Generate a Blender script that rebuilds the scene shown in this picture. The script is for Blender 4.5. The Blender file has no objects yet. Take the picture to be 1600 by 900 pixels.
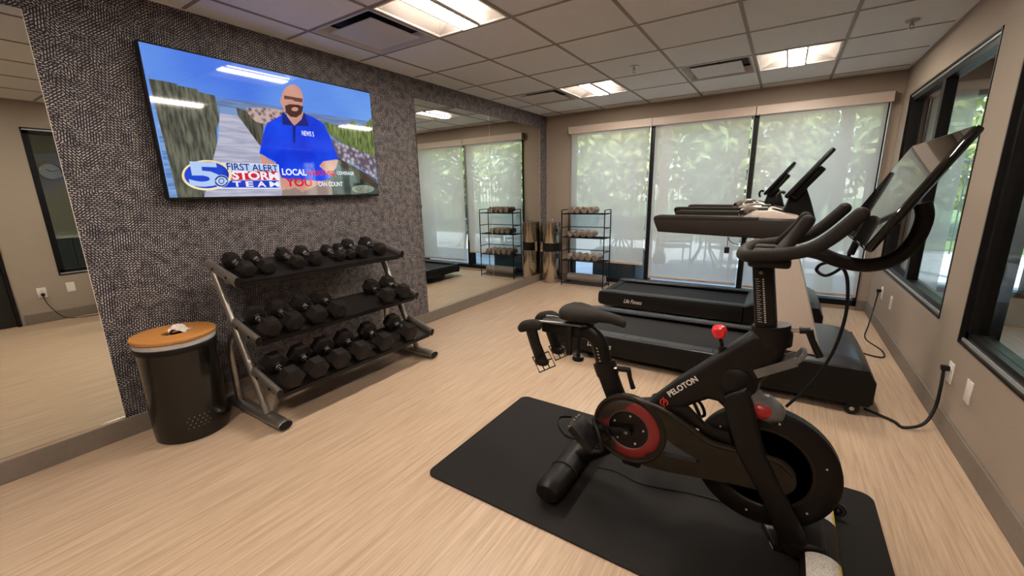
import bpy, bmesh, math, random
from mathutils import Vector, Matrix
R = math.radians
PI = math.pi
random.seed(7)
SC = bpy.context.scene
COL = SC.collection

# ------------------------------------------------------------------ camera
W, YB, H = 3.926, 5.677, 2.413           # room: right wall x, back wall y, ceiling height
YF = -1.75                               # wall behind the camera
CAM = Vector((3.0631, -0.0231, 1.3372))
YAW, PITCH, ROLL, FPX = 0.5792, -0.227, -0.021, 643.77
fwd = Vector((-math.sin(YAW)*math.cos(PITCH), math.cos(YAW)*math.cos(PITCH), math.sin(PITCH)))
rt0 = Vector((math.cos(YAW), math.sin(YAW), 0)); up0 = rt0.cross(fwd)
rt = math.cos(ROLL)*rt0 + math.sin(ROLL)*up0
up = -math.sin(ROLL)*rt0 + math.cos(ROLL)*up0
cd = bpy.data.cameras.new('camera'); cam = bpy.data.objects.new('camera', cd); COL.objects.link(cam)
cam.matrix_world = Matrix(((rt.x, up.x, -fwd.x, CAM.x), (rt.y, up.y, -fwd.y, CAM.y), (rt.z, up.z, -fwd.z, CAM.z), (0, 0, 0, 1)))
cd.sensor_fit = 'HORIZONTAL'; cd.sensor_width = 36.0; cd.lens = 36.0*FPX/1600.0; cd.clip_start = 0.02; cd.clip_end = 200
SC.camera = cam

# ------------------------------------------------------------------ world, sun, exposure
SKY_STRENGTH = .95
SUN_STRENGTH = 10.0
LAMP_STRENGTH = 156.0
TV_STRENGTH = 1.0
wd = bpy.data.worlds.new('World'); SC.world = wd; wd.use_nodes = True
nt = wd.node_tree; nt.nodes.clear()
sky = nt.nodes.new('ShaderNodeTexSky'); sky.sky_type = 'NISHITA'; sky.sun_disc = False
sky.sun_elevation = R(52); sky.sun_rotation = R(200)
bg = nt.nodes.new('ShaderNodeBackground'); bg.inputs['Strength'].default_value = SKY_STRENGTH
ow = nt.nodes.new('ShaderNodeOutputWorld')
nt.links.new(sky.outputs[0], bg.inputs[0]); nt.links.new(bg.outputs[0], ow.inputs[0])
sl = bpy.data.lights.new('sun', 'SUN'); sl.energy = SUN_STRENGTH; sl.angle = R(1.0); sl.color = (1.0, .95, .86)
so = bpy.data.objects.new('sun', sl); COL.objects.link(so)
so.rotation_euler = Vector((-.35, .55, -1.0)).to_track_quat('-Z', 'Y').to_euler(); so.location = (0, -5, 12)
vs = SC.view_settings
vs.view_transform = 'Standard'; vs.look = 'None'; vs.exposure = 0.0; vs.gamma = 1.0; vs.use_curve_mapping = False
SC.display_settings.display_device = 'sRGB'
cy = SC.cycles
cy.use_denoising = True; cy.denoiser = 'OPENIMAGEDENOISE'; cy.denoising_input_passes = 'RGB_ALBEDO_NORMAL'; cy.denoising_prefilter = 'NONE'; cy.max_bounces = 10; cy.diffuse_bounces = 5; cy.glossy_bounces = 6
cy.transparent_max_bounces = 16; cy.transmission_bounces = 6
cy.caustics_reflective = False; cy.caustics_refractive = False; cy.sample_clamp_indirect = 6.0; cy.blur_glossy = 0.5

# ------------------------------------------------------------------ mesh helpers
class MB:
    """Collects shapes (world coordinates); build() links them as one mesh object."""
    def __init__(s): s.v = []; s.f = []
    def add(s, v, f, M=None):
        b = len(s.v)
        s.v += [tuple((M @ Vector(p)) if M else p) for p in v]
        s.f += [tuple(i+b for i in q) for q in f]; return s
    def bm(s, bm, M=None):
        bm.verts.index_update()
        s.add([tuple(v.co) for v in bm.verts], [[v.index for v in f.verts] for f in bm.faces], M); bm.free(); return s
    def box(s, x0, x1, y0, y1, z0, z1, M=None):
        return s.add([(x0,y0,z0),(x1,y0,z0),(x1,y1,z0),(x0,y1,z0),(x0,y0,z1),(x1,y0,z1),(x1,y1,z1),(x0,y1,z1)],
                     [(3,2,1,0),(4,5,6,7),(0,1,5,4),(1,2,6,5),(2,3,7,6),(3,0,4,7)], M)
    def bbox(s, x0, x1, y0, y1, z0, z1, r=.005, seg=2, M=None):
        b = bmesh.new(); bmesh.ops.create_cube(b, size=1)
        for v in b.verts: v.co = Vector(((x0+x1)/2+v.co.x*(x1-x0), (y0+y1)/2+v.co.y*(y1-y0), (z0+z1)/2+v.co.z*(z1-z0)))
        bmesh.ops.bevel(b, geom=list(b.edges), offset=r, segments=seg, affect='EDGES', profile=.5)
        return s.bm(b, M)
    def prism(s, poly, axis, lo, hi, r=0, seg=2, M=None):
        """poly in the plane across axis: axis y -> (x,z), axis x -> (y,z), axis z -> (x,y)"""
        def P(a, b, c): return {'y': (a, c, b), 'x': (c, a, b), 'z': (a, b, c)}[axis]
        b = bmesh.new()
        lov = [b.verts.new(P(p[0], p[1], lo)) for p in poly]; hiv = [b.verts.new(P(p[0], p[1], hi)) for p in poly]
        n = len(poly)
        f0 = b.faces.new(lov); f1 = b.faces.new(hiv)
        for i in range(n): b.faces.new((lov[i], lov[(i+1) % n], hiv[(i+1) % n], hiv[i]))
        bmesh.ops.recalc_face_normals(b, faces=b.faces)
        if r:
            ed = list(f0.edges)+list(f1.edges)
            bmesh.ops.bevel(b, geom=ed, offset=r, segments=seg, affect='EDGES', profile=.5)
        bmesh.ops.triangulate(b, faces=[f for f in b.faces if len(f.verts) > 4])
        return s.bm(b, M)
    def cyl(s, p0, p1, r0, r1=None, n=16, caps=True, M=None):
        return s.tube([p0, p1], [r0, r0 if r1 is None else r1], n, caps=caps, M=M)
    def tube(s, path, rad, n=10, closed=False, caps=True, M=None, sq=1.0, ref=None):
        """round tube along a path; rad number or list; sq squashes the second axis"""
        P = [Vector(p) for p in path]; m = len(P)
        rr = rad if isinstance(rad, (list, tuple)) else [rad]*m
        v = []; f = []; prev = None
        for i in range(m):
            if closed: t = P[(i+1) % m]-P[i-1]
            else: t = P[min(i+1, m-1)]-P[max(i-1, 0)]
            t.normalize()
            if prev is None:
                a = Vector(ref) if ref else (Vector((0, 0, 1)) if abs(t.z) < .9 else Vector((1, 0, 0)))
            else: a = prev
            a = a-t*a.dot(t); a.normalize(); prev = a; b = t.cross(a)
            for k in range(n):
                an = 2*PI*k/n
                v.append(tuple(P[i]+a*(math.cos(an)*rr[i])+b*(math.sin(an)*rr[i]*sq)))
        for i in range(m if closed else m-1):
            j = (i+1) % m
            for k in range(n): f.append((i*n+k, i*n+(k+1) % n, j*n+(k+1) % n, j*n+k))
        if caps and not closed:
            f.append(tuple(range(n-1, -1, -1))); f.append(tuple((m-1)*n+k for k in range(n)))
        return s.add(v, f, M)
    def lathe(s, prof, c=(0, 0, 0), n=32, axis='z', M=None, caps=True):
        v = []; f = []; m = len(prof)
        for r, h in prof:
            for k in range(n):
                a = 2*PI*k/n; x, y = r*math.cos(a), r*math.sin(a)
                q = {'z': (x, y, h), 'y': (x, h, y), 'x': (h, x, y)}[axis]
                v.append((c[0]+q[0], c[1]+q[1], c[2]+q[2]))
        for i in range(m-1):
            for k in range(n): f.append((i*n+k, i*n+(k+1) % n, (i+1)*n+(k+1) % n, (i+1)*n+k))
        if prof[0] == prof[-1]: caps = False
        if caps and prof[0][0] > 0: f.append(tuple(range(n-1, -1, -1)))
        if caps and prof[-1][0] > 0: f.append(tuple((m-1)*n+k for k in range(n)))
        return s.add(v, f, M)
    def loft(s, rings, caps=True, M=None):
        n = len(rings[0]); v = [p for r in rings for p in r]; f = []
        for i in range(len(rings)-1):
            for k in range(n): f.append((i*n+k, i*n+(k+1) % n, (i+1)*n+(k+1) % n, (i+1)*n+k))
        if caps: f.append(tuple(range(n-1, -1, -1))); f.append(tuple((len(rings)-1)*n+k for k in range(n)))
        return s.add(v, f, M)
    def ball(s, c, rx, ry=None, rz=None, n=20, M=None):
        ry = ry or rx; rz = rz or rx; b = bmesh.new(); bmesh.ops.create_uvsphere(b, u_segments=n, v_segments=n//2+2, radius=1)
        for v in b.verts: v.co = Vector((c[0]+v.co.x*rx, c[1]+v.co.y*ry, c[2]+v.co.z*rz))
        return s.bm(b, M)
    def poly(s, pts): return s.add(pts, [tuple(range(len(pts)))])
    def mesh(s, name, m, smooth=True, off=(0, 0, 0), flip=True):
        me = bpy.data.meshes.new(name)
        me.from_pydata([(p[0]-off[0], p[1]-off[1], p[2]-off[2]) for p in s.v], [], s.f)
        if flip:
            b = bmesh.new(); b.from_mesh(me); bmesh.ops.recalc_face_normals(b, faces=b.faces); b.to_mesh(me); b.free()
        if smooth:
            me.polygons.foreach_set('use_smooth', [True]*len(me.polygons)); me.set_sharp_from_angle(angle=R(34))
        if m: me.materials.append(m)
        me.update(); return me
    def build(s, name, m, parent=None, smooth=True, flip=True):
        off = Vector((0, 0, 0)); p = parent
        while p: off += p.location; p = p.parent
        o = bpy.data.objects.new(name, s.mesh(name, m, smooth, off, flip)); COL.objects.link(o); o.parent = parent
        return o
def tag(o, label=None, cat=None, group=None, kind=None):
    if label: o['label'] = label
    if cat: o['category'] = cat
    if group: o['group'] = group
    if kind: o['kind'] = kind
    return o
def thing(name, loc, label, cat, group=None):
    o = bpy.data.objects.new(name, None); COL.objects.link(o); o.location = loc; o.empty_display_size = .1
    return tag(o, label, cat, group)
def struct(name, mb, m, smooth=False): return tag(mb.build(name, m, None, smooth), kind='structure')
def struct_root(name, loc):
    o = bpy.data.objects.new(name, None); COL.objects.link(o); o.location = loc; o['kind'] = 'structure'; return o
def copy_tree(o, parent=None):
    c = o.copy(); COL.objects.link(c); c.parent = parent
    for ch in list(o.children): copy_tree(ch, c)
    return c
def share(src, name, parent, loc):
    o = bpy.data.objects.new(name, src); COL.objects.link(o); o.parent = parent; o.location = loc; return o
def arc(cx, cz, r, a0, a1, n):
    return [(cx+r*math.cos(R(a0+(a1-a0)*i/n)), cz+r*math.sin(R(a0+(a1-a0)*i/n))) for i in range(n+1)]
def smooth_path(pts, sub=6, closed=False):
    P = [Vector(p) for p in pts]; n = len(P); out = []
    for i in range(n if closed else n-1):
        g = (lambda k: P[k % n]) if closed else (lambda k: P[max(0, min(n-1, k))])
        a, b, c, d = g(i-1), g(i), g(i+1), g(i+2)
        for j in range(sub):
            t = j/sub
            out.append(tuple(.5*((2*b)+(c-a)*t+(2*a-5*b+4*c-d)*t*t+(3*b-a-3*c+d)*t**3)))
    if not closed: out.append(tuple(P[-1]))
    return out
def text_mesh(body, embolden=0.0, shear=0.0, spacing=1.0):
    cu = bpy.data.curves.new('text', 'FONT'); cu.body = body; cu.offset = embolden; cu.shear = shear; cu.space_character = spacing
    cu.resolution_u = 3
    ob = bpy.data.objects.new('text', cu); COL.objects.link(ob)
    me = bpy.data.meshes.new_from_object(ob.evaluated_get(bpy.context.evaluated_depsgraph_get()))
    v = [tuple(p.co) for p in me.vertices]; f = [tuple(p.vertices) for p in me.polygons]
    bpy.data.objects.remove(ob); bpy.data.curves.remove(cu); bpy.data.meshes.remove(me)
    x0 = min(p[0] for p in v); x1 = max(p[0] for p in v); y0 = min(p[1] for p in v); y1 = max(p[1] for p in v)
    return [((p[0]-x0)/(x1-x0), (p[1]-y0)/(y1-y0)) for p in v], f
def put_text(mb, body, fn, **k):
    """fn maps (s,t) in the unit square to a world point"""
    v, f = text_mesh(body, **k); return mb.add([tuple(fn(*p)) for p in v], f)

# ------------------------------------------------------------------ materials
def nodes(name):
    m = bpy.data.materials.new(name); m.use_nodes = True
    t = m.node_tree; t.nodes.clear(); o = t.nodes.new('ShaderNodeOutputMaterial'); return m, t, o
def N(t, kind, **k):
    n = t.nodes.new(kind)
    for a, b in k.items():
        if a in n.inputs.keys() if isinstance(a, str) else False: n.inputs[a].default_value = b
        else: setattr(n, a, b)
    return n
def coords(t, scale=(1, 1, 1), kind='Object', rot=(0, 0, 0)):
    c = N(t, 'ShaderNodeTexCoord'); m = N(t, 'ShaderNodeMapping'); m.inputs['Scale'].default_value = scale; m.inputs['Rotation'].default_value = rot
    t.links.new(c.outputs[kind], m.inputs[0]); return m.outputs[0]
def ramp(t, src, stops):
    r = N(t, 'ShaderNodeValToRGB'); e = r.color_ramp.elements
    while len(e) > 1: e.remove(e[-1])
    e[0].position = stops[0][0]; e[0].color = (*stops[0][1], 1)
    for p, c in stops[1:]:
        q = e.new(p); q.color = (*c, 1)
    t.links.new(src, r.inputs[0]); return r.outputs[0]
def pm(name, col, rough=.5, metal=0.0, var=.12, scale=25.0, bump=0.0, spec=.5, stretch=(1, 1, 1), coat=0.0, detail=3, bdist=.002):
    m, t, o = nodes(name)
    b = N(t, 'ShaderNodeBsdfPrincipled'); b.inputs['Roughness'].default_value = rough; b.inputs['Metallic'].default_value = metal
    b.inputs['Specular IOR Level'].default_value = spec; b.inputs['Coat Weight'].default_value = coat
    vec = coords(t, stretch)
    n = N(t, 'ShaderNodeTexNoise'); n.inputs['Scale'].default_value = scale; n.inputs['Detail'].default_value = detail
    t.links.new(vec, n.inputs['Vector'])
    lo = tuple(c*(1-var) for c in col); hi = tuple(min(1, c*(1+var)) for c in col)
    t.links.new(ramp(t, n.outputs[0], [(.3, lo), (.7, hi)]), b.inputs['Base Color'])
    if bump:
        bp = N(t, 'ShaderNodeBump'); bp.inputs['Strength'].default_value = bump; bp.inputs['Distance'].default_value = bdist
        t.links.new(n.outputs[0], bp.inputs['Height']); t.links.new(bp.outputs[0], b.inputs['Normal'])
    t.links.new(b.outputs[0], o.inputs[0]); return m
def emit(name, col, strength, gloss=True, var=0.0, scale=8.0, col2=None, stretch=(1, 1, 1), vor=False, rough=.04):
    """a lit surface (lamp lens or picture on a screen) with a glossy face"""
    m, t, o = nodes(name); b = N(t, 'ShaderNodeBsdfPrincipled')
    b.inputs['Base Color'].default_value = (.004, .004, .005, 1); b.inputs['Roughness'].default_value = rough
    b.inputs['Specular IOR Level'].default_value = .5 if gloss else 0
    b.inputs['Emission Strength'].default_value = strength
    if col2 or var:
        vec = coords(t, stretch)
        n = N(t, 'ShaderNodeTexVoronoi' if vor else 'ShaderNodeTexNoise'); n.inputs['Scale'].default_value = scale
        t.links.new(vec, n.inputs['Vector'])
        c2 = col2 or tuple(c*(1+var) for c in col)
        t.links.new(ramp(t, n.outputs[0], [(.35 if not vor else .1, col), (.65 if not vor else .6, c2)]), b.inputs['Emission Color'])
    else: b.inputs['Emission Color'].default_value = (*col, 1)
    t.links.new(b.outputs[0], o.inputs[0]); return m
def srgb(r, g, b): return tuple(((c/255)/12.92 if c/255 <= .04045 else ((c/255+.055)/1.055)**2.4) for c in (r, g, b))

def m_wallpaper():
    m, t, o = nodes('wallpaper')
    c = N(t, 'ShaderNodeTexCoord'); sx = N(t, 'ShaderNodeSeparateXYZ'); t.links.new(c.outputs['Object'], sx.inputs[0])
    cb = N(t, 'ShaderNodeCombineXYZ'); t.links.new(sx.outputs[1], cb.inputs[0]); t.links.new(sx.outputs[2], cb.inputs[1])
    # patches with their own hatch direction
    wn = N(t, 'ShaderNodeTexNoise'); wn.inputs['Scale'].default_value = 14; t.links.new(cb.outputs[0], wn.inputs['Vector'])
    wm = N(t, 'ShaderNodeVectorMath', operation='MULTIPLY_ADD'); t.links.new(wn.outputs[1], wm.inputs[0])
    wm.inputs[1].default_value = (.05, .05, 0); t.links.new(cb.outputs[0], wm.inputs[2])
    vo = N(t, 'ShaderNodeTexVoronoi'); vo.inputs['Scale'].default_value = 17; t.links.new(wm.outputs[0], vo.inputs['Vector'])
    sc = N(t, 'ShaderNodeSeparateColor'); t.links.new(vo.outputs['Color'], sc.inputs[0])
    q = N(t, 'ShaderNodeMath', operation='MULTIPLY'); q.inputs[1].default_value = 4; t.links.new(sc.outputs[0], q.inputs[0])
    fl = N(t, 'ShaderNodeMath', operation='FLOOR'); t.links.new(q.outputs[0], fl.inputs[0])
    an = N(t, 'ShaderNodeMath', operation='MULTIPLY_ADD'); an.inputs[1].default_value = PI/4; an.inputs[2].default_value = .12; t.links.new(fl.outputs[0], an.inputs[0])
    ro = N(t, 'ShaderNodeVectorRotate', rotation_type='Z_AXIS'); t.links.new(cb.outputs[0], ro.inputs['Vector']); t.links.new(an.outputs[0], ro.inputs['Angle'])
    br = N(t, 'ShaderNodeTexBrick'); br.offset = .5
    for k, v in (('Scale', 1.0), ('Mortar Size', .0034), ('Mortar Smooth', .2), ('Brick Width', .020), ('Row Height', .0108)): br.inputs[k].default_value = v
    br.inputs['Color1'].default_value = (.54, .48, .435, 1); br.inputs['Color2'].default_value = (.35, .305, .285, 1); br.inputs['Mortar'].default_value = (.018, .019, .030, 1)
    t.links.new(ro.outputs[0], br.inputs['Vector'])
    mx = N(t, 'ShaderNodeMix', data_type='RGBA', blend_type='MULTIPLY'); mx.inputs[0].default_value = 1
    n2 = N(t, 'ShaderNodeTexNoise'); n2.inputs['Scale'].default_value = 20; n2.inputs['Detail'].default_value = 5; t.links.new(cb.outputs[0], n2.inputs['Vector'])
    t.links.new(br.outputs[0], mx.inputs[6]); t.links.new(ramp(t, n2.outputs[0], [(.34, (.42, .42, .48)), (.58, (1, 1, 1))]), mx.inputs[7])
    b = N(t, 'ShaderNodeBsdfPrincipled'); b.inputs['Roughness'].default_value = .55; b.inputs['Specular IOR Level'].default_value = .3
    t.links.new(mx.outputs[2], b.inputs['Base Color']); t.links.new(b.outputs[0], o.inputs[0]); return m
def m_floor():
    m, t, o = nodes('vinyl_floor')
    b = N(t, 'ShaderNodeBsdfPrincipled'); b.inputs['Roughness'].default_value = .38; b.inputs['Specular IOR Level'].default_value = .38
    v1 = coords(t, (70, 2.2, 1)); n1 = N(t, 'ShaderNodeTexNoise'); n1.inputs['Scale'].default_value = 1; n1.inputs['Detail'].default_value = 6; n1.inputs['Roughness'].default_value = .65
    t.links.new(v1, n1.inputs['Vector'])
    v2 = coords(t, (240, 5, 1)); n2 = N(t, 'ShaderNodeTexNoise'); n2.inputs['Scale'].default_value = 1; n2.inputs['Detail'].default_value = 2
    t.links.new(v2, n2.inputs['Vector'])
    c1 = ramp(t, n1.outputs[0], [(.28, (.375, .258, .172)), (.5, (.50, .363, .255)), (.72, (.60, .455, .335))])
    c2 = ramp(t, n2.outputs[0], [(.3, (.86, .84, .82)), (.7, (1.0, 1.0, 1.0))])
    mx = N(t, 'ShaderNodeMix', data_type='RGBA', blend_type='MULTIPLY'); mx.inputs[0].default_value = 1
    t.links.new(c1, mx.inputs[6]); t.links.new(c2, mx.inputs[7]); t.links.new(mx.outputs[2], b.inputs['Base Color'])
    bp = N(t, 'ShaderNodeBump'); bp.inputs['Strength'].default_value = .12; bp.inputs['Distance'].default_value = .001
    t.links.new(n1.outputs[0], bp.inputs['Height']); t.links.new(bp.outputs[0], b.inputs['Normal'])
    t.links.new(b.outputs[0], o.inputs[0]); return m
def m_glass(name, tint=(.93, .97, .96), refl=.10):
    m, t, o = nodes(name)
    tr = N(t, 'ShaderNodeBsdfTransparent'); tr.inputs[0].default_value = (*tint, 1)
    gl = N(t, 'ShaderNodeBsdfGlossy'); gl.inputs['Roughness'].default_value = 0.0
    fr = N(t, 'ShaderNodeFresnel'); fr.inputs[0].default_value = 1.5
    mx = N(t, 'ShaderNodeMixShader'); ge = N(t, 'ShaderNodeNewGeometry'); iv = N(t, 'ShaderNodeMath', operation='SUBTRACT'); iv.inputs[0].default_value = 1.0; t.links.new(ge.outputs['Backfacing'], iv.inputs[1])
    mu = N(t, 'ShaderNodeMath', operation='MULTIPLY'); t.links.new(fr.outputs[0], mu.inputs[0]); t.links.new(iv.outputs[0], mu.inputs[1])
    t.links.new(mu.outputs[0], mx.inputs[0]); t.links.new(tr.outputs[0], mx.inputs[1]); t.links.new(gl.outputs[0], mx.inputs[2])
    t.links.new(mx.outputs[0], o.inputs[0]); return m
def m_mirror():
    m, t, o = nodes('mirror_glass')
    g = N(t, 'ShaderNodeBsdfPrincipled'); g.inputs['Metallic'].default_value = 1; g.inputs['Roughness'].default_value = 0.0
    n = N(t, 'ShaderNodeTexNoise'); n.inputs['Scale'].default_value = 2
    t.links.new(ramp(t, n.outputs[0], [(.3, (.82, .85, .80)), (.7, (.84, .865, .82))]), g.inputs['Base Color'])
    t.links.new(g.outputs[0], o.inputs[0]); return m
def m_shade():
    """open-weave solar screen: threads scatter the daylight, the holes let the view through"""
    m, t, o = nodes('solar_screen')
    tr = N(t, 'ShaderNodeBsdfTransparent'); tl = N(t, 'ShaderNodeBsdfTranslucent'); df = N(t, 'ShaderNodeBsdfDiffuse')
    vec = coords(t, (400, 1, 60)); n = N(t, 'ShaderNodeTexNoise'); n.inputs['Scale'].default_value = 1; t.links.new(vec, n.inputs['Vector'])
    c = ramp(t, n.outputs[0], [(.3, (.74, .70, .64)), (.7, (.82, .78, .72))])
    t.links.new(c, tl.inputs[0]); t.links.new(c, df.inputs[0]); tr.inputs[0].default_value = (1, 1, 1, 1)
    a = N(t, 'ShaderNodeMixShader'); a.inputs[0].default_value = .62; t.links.new(df.outputs[0], a.inputs[1]); t.links.new(tl.outputs[0], a.inputs[2])
    b = N(t, 'ShaderNodeMixShader'); b.inputs[0].default_value = .42; t.links.new(a.outputs[0], b.inputs[1]); t.links.new(tr.outputs[0], b.inputs[2])
    t.links.new(b.outputs[0], o.inputs[0]); return m
def m_worn_red():
    m, t, o = nodes('worn_red_paint'); b = N(t, 'ShaderNodeBsdfPrincipled'); b.inputs['Roughness'].default_value = .45
    n = N(t, 'ShaderNodeTexNoise'); n.inputs['Scale'].default_value = 9; n.inputs['Detail'].default_value = 1
    t.links.new(coords(t), n.inputs['Vector'])
    t.links.new(ramp(t, n.outputs[0], [(.47, (.018, .010, .006)), (.53, (.19, .010, .010))]), b.inputs['Base Color'])
    t.links.new(b.outputs[0], o.inputs[0]); return m
def m_label():
    m, t, o = nodes('paper_label'); b = N(t, 'ShaderNodeBsdfPrincipled'); b.inputs['Roughness'].default_value = .6
    v = coords(t, (420, 260, 200)); n = N(t, 'ShaderNodeTexNoise'); n.inputs['Scale'].default_value = 1; n.inputs['Detail'].default_value = 1
    t.links.new(v, n.inputs['Vector']); t.links.new(ramp(t, n.outputs[0], [(.40, (.34, .31, .28)), (.52, (.62, .57, .51))]), b.inputs['Base Color'])
    t.links.new(b.outputs[0], o.inputs[0]); return m

M = {}
M['wallpaper'] = m_wallpaper(); M['floor'] = m_floor(); M['mirror'] = m_mirror(); M['shade'] = m_shade()
M['glass'] = m_glass('window_glass'); M['worn_red'] = m_worn_red(); M['label'] = m_label()
M['wall'] = pm('beige_wall_paint', (.325, .262, .21), .8, var=.05, scale=180, bump=.15, spec=.2)
M['wall2'] = pm('hall_wall_paint', (.42, .38, .30), .8, var=.05, scale=60, spec=.2)
M['base'] = pm('vinyl_baseboard', (.175, .142, .115), .55, var=.06, scale=40)
M['tile'] = pm('acoustic_tile', (.80, .82, .825), .9, var=.05, scale=160, bump=.25, spec=.1)
M['tbar'] = pm('ceiling_runner', (.26, .225, .19), .6, var=.03)
M['cream_metal'] = pm('cream_enamel', (.72, .66, .60), .35, var=.03)
M['vent_white'] = pm('vent_enamel', (.62, .60, .58), .45, var=.03)
M['vent_dark'] = pm('vent_throat', (.02, .02, .022), .7, var=.1)
M['lens'] = emit('lamp_lens', (1.0, .90, .78), LAMP_STRENGTH, gloss=False, rough=.5)
M['lamp_side'] = emit('lamp_side_diffuser', (1.0, .88, .74), 1.8, gloss=False, rough=.5)
M['basin'] = pm('lamp_basin', (.62, .56, .51), .5, var=.02)
M['black_frame'] = pm('black_window_frame', (0.0066, 0.0055, 0.0055), .42, var=.1, scale=40, spec=.22)
M['cassette'] = pm('shade_cassette', (.55, .44, .365), .45, var=.05, scale=30, stretch=(1, 1, 20))
M['hem'] = pm('shade_hem', (.46, .38, .31), .6, var=.05)
M['chain'] = pm('bead_chain', (.60, .60, .58), .3, .6, var=.05)
M['black_plastic'] = pm('black_plastic', (0.0077, 0.0066, 0.0060), .42, var=.15, scale=60, spec=.22)
M['black_gloss'] = pm('black_gloss', (0.0055, 0.0050, 0.0044), .03, var=.05, spec=.5)
M['bike_black'] = pm('bike_black_paint', (0.0060, 0.0044, 0.0039), .42, var=.15, scale=40, spec=.22)
M['bike_brown'] = pm('bike_guard_plastic', (0.0176, 0.0132, 0.0083), .5, var=.2, scale=30, spec=.22)
M['foam'] = pm('black_foam_grip', (0.0165, 0.0127, 0.0105), .75, var=.12, scale=220, bump=.25, spec=.22)
M['mat'] = pm('black_rubber_mat', (0.0110, 0.0094, 0.0088), .75, var=.35, scale=320, bump=.5, spec=.22)
M['rubber'] = pm('dumbbell_rubber', (0.0110, 0.0083, 0.0072), .5, var=.2, scale=60, spec=.22)
M['chrome'] = pm('chrome', (.72, .70, .68), .14, 1.0, var=.05)
M['steel'] = pm('brushed_steel', (.52, .45, .38), .20, 1.0, var=.16, scale=1, stretch=(34, 34, .15), detail=1)
M['silver'] = pm('silver_powder_coat', (.34, .31, .28), .30, .8, var=.08, scale=60)
M['shelf'] = pm('black_steel_shelf', (0.0077, 0.0060, 0.0055), .5, var=.12, spec=.22)
M['tread_grey'] = pm('treadmill_grey', (0.0248, 0.0259, 0.0303), .42, var=.12, scale=50, spec=.5)
M['tread_hood'] = pm('treadmill_hood', (0.0231, 0.0248, 0.0292), .35, var=.08, scale=50, spec=.55)
M['tread_black'] = pm('treadmill_black', (0.0044, 0.0039, 0.0039), .45, var=.12, spec=.22)
M['tread_belt'] = pm('treadmill_belt', (0.0110, 0.0099, 0.0099), .62, var=.35, scale=260, bump=.3, spec=.22)
M['tread_cream'] = pm('treadmill_cream', (.47, .385, .325), .45, var=.05, scale=90)
M['tread_arm'] = pm('treadmill_arm', (0.0187, 0.0138, 0.0116), .48, var=.1, scale=60, spec=.22)
M['white_print'] = pm('white_print', (.72, .69, .64), .6, var=.04)
M['grey_print'] = pm('grey_print', (.40, .38, .35), .6, var=.04)
M['red_print'] = pm('red_print', (.62, .055, .035), .5, var=.04)
M['yellow'] = pm('yellow_print', (.62, .46, .02), .6, var=.05)
M['red_knob'] = pm('red_cap', (.80, .018, .025), .22, var=.35, scale=70, bump=.4)
M['red_dim'] = pm('red_patch', (.30, .012, .012), .35, var=.3, scale=40)
M['smoke'] = pm('smoked_grey_plastic', (.11, .105, .10), .28, var=.15, scale=30)
M['cork'] = pm('cork', (.50, .215, .052), .65, var=.22, scale=180)
M['liner'] = pm('bin_liner', (.42, .40, .39), .4, var=.1, scale=40)
M['bin'] = pm('bin_black_enamel', (0.0044, 0.0039, 0.0033), .20, var=.05, spec=.5)
M['tissue'] = pm('paper_towel', (.66, .60, .55), .8, var=.1, scale=60)
M['towel'] = pm('taupe_towel', (.25, .20, .165), .95, var=.25, scale=230, bump=.8, spec=.1)
M['rollmat'] = pm('taupe_foam_mat', (.20, .175, .15), .8, var=.1, scale=90)
M['wire'] = pm('black_wire', (0.0055, 0.0050, 0.0050), .45, var=.1, spec=.22)
M['cord'] = pm('black_cord', (0.0044, 0.0039, 0.0039), .5, var=.1, spec=.22)
M['plate'] = pm('white_wall_plate', (.72, .66, .60), .4, var=.03)
M['plate_dark'] = pm('outlet_slots', (.05, .045, .04), .5, var=.03)
M['door'] = pm('dark_door', (0.0055, 0.0044, 0.0044), .45, var=.1)
M['brass_dark'] = pm('sprinkler_metal', (.40, .36, .32), .35, .8, var=.1)
M['concrete'] = pm('patio_concrete', (.52, .53, .53), .85, var=.12, scale=3, detail=6)
M['lawn'] = pm('lawn', (.12, .19, .05), .9, var=.4, scale=6)
M['leaf'] = pm('leaf', (.50, .56, .22), .7, var=.5, scale=2.5)
M['leaf2'] = pm('leaf_dark', (.34, .42, .17), .7, var=.5, scale=2.5)
M['bark'] = pm('bark', (.10, .075, .055), .9, var=.3, scale=9, stretch=(1, 1, .2))
M['patio_metal'] = pm('patio_furniture_metal', (.045, .05, .055), .5, var=.1)
M['post_paint'] = pm('porch_post_paint', (.30, .22, .17), .7, var=.08)
M['planter'] = pm('teal_planter', (.018, .035, .045), .6, var=.2)
M['clock_face'] = pm('clock_face', (.75, .75, .72), .4, var=.02)
M['counter'] = pm('pale_counter', (.62, .58, .52), .35, var=.05)

# ================================================================== STRUCTURE
HX = 7.3                                              # far wall of the hall next door
struct('floor', MB().box(-.02, HX, YF, YB+.15, -.06, 0), M['floor'])
T = .6096; GX, GY = 1.4976, 2.4301                    # ceiling grid origin
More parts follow.
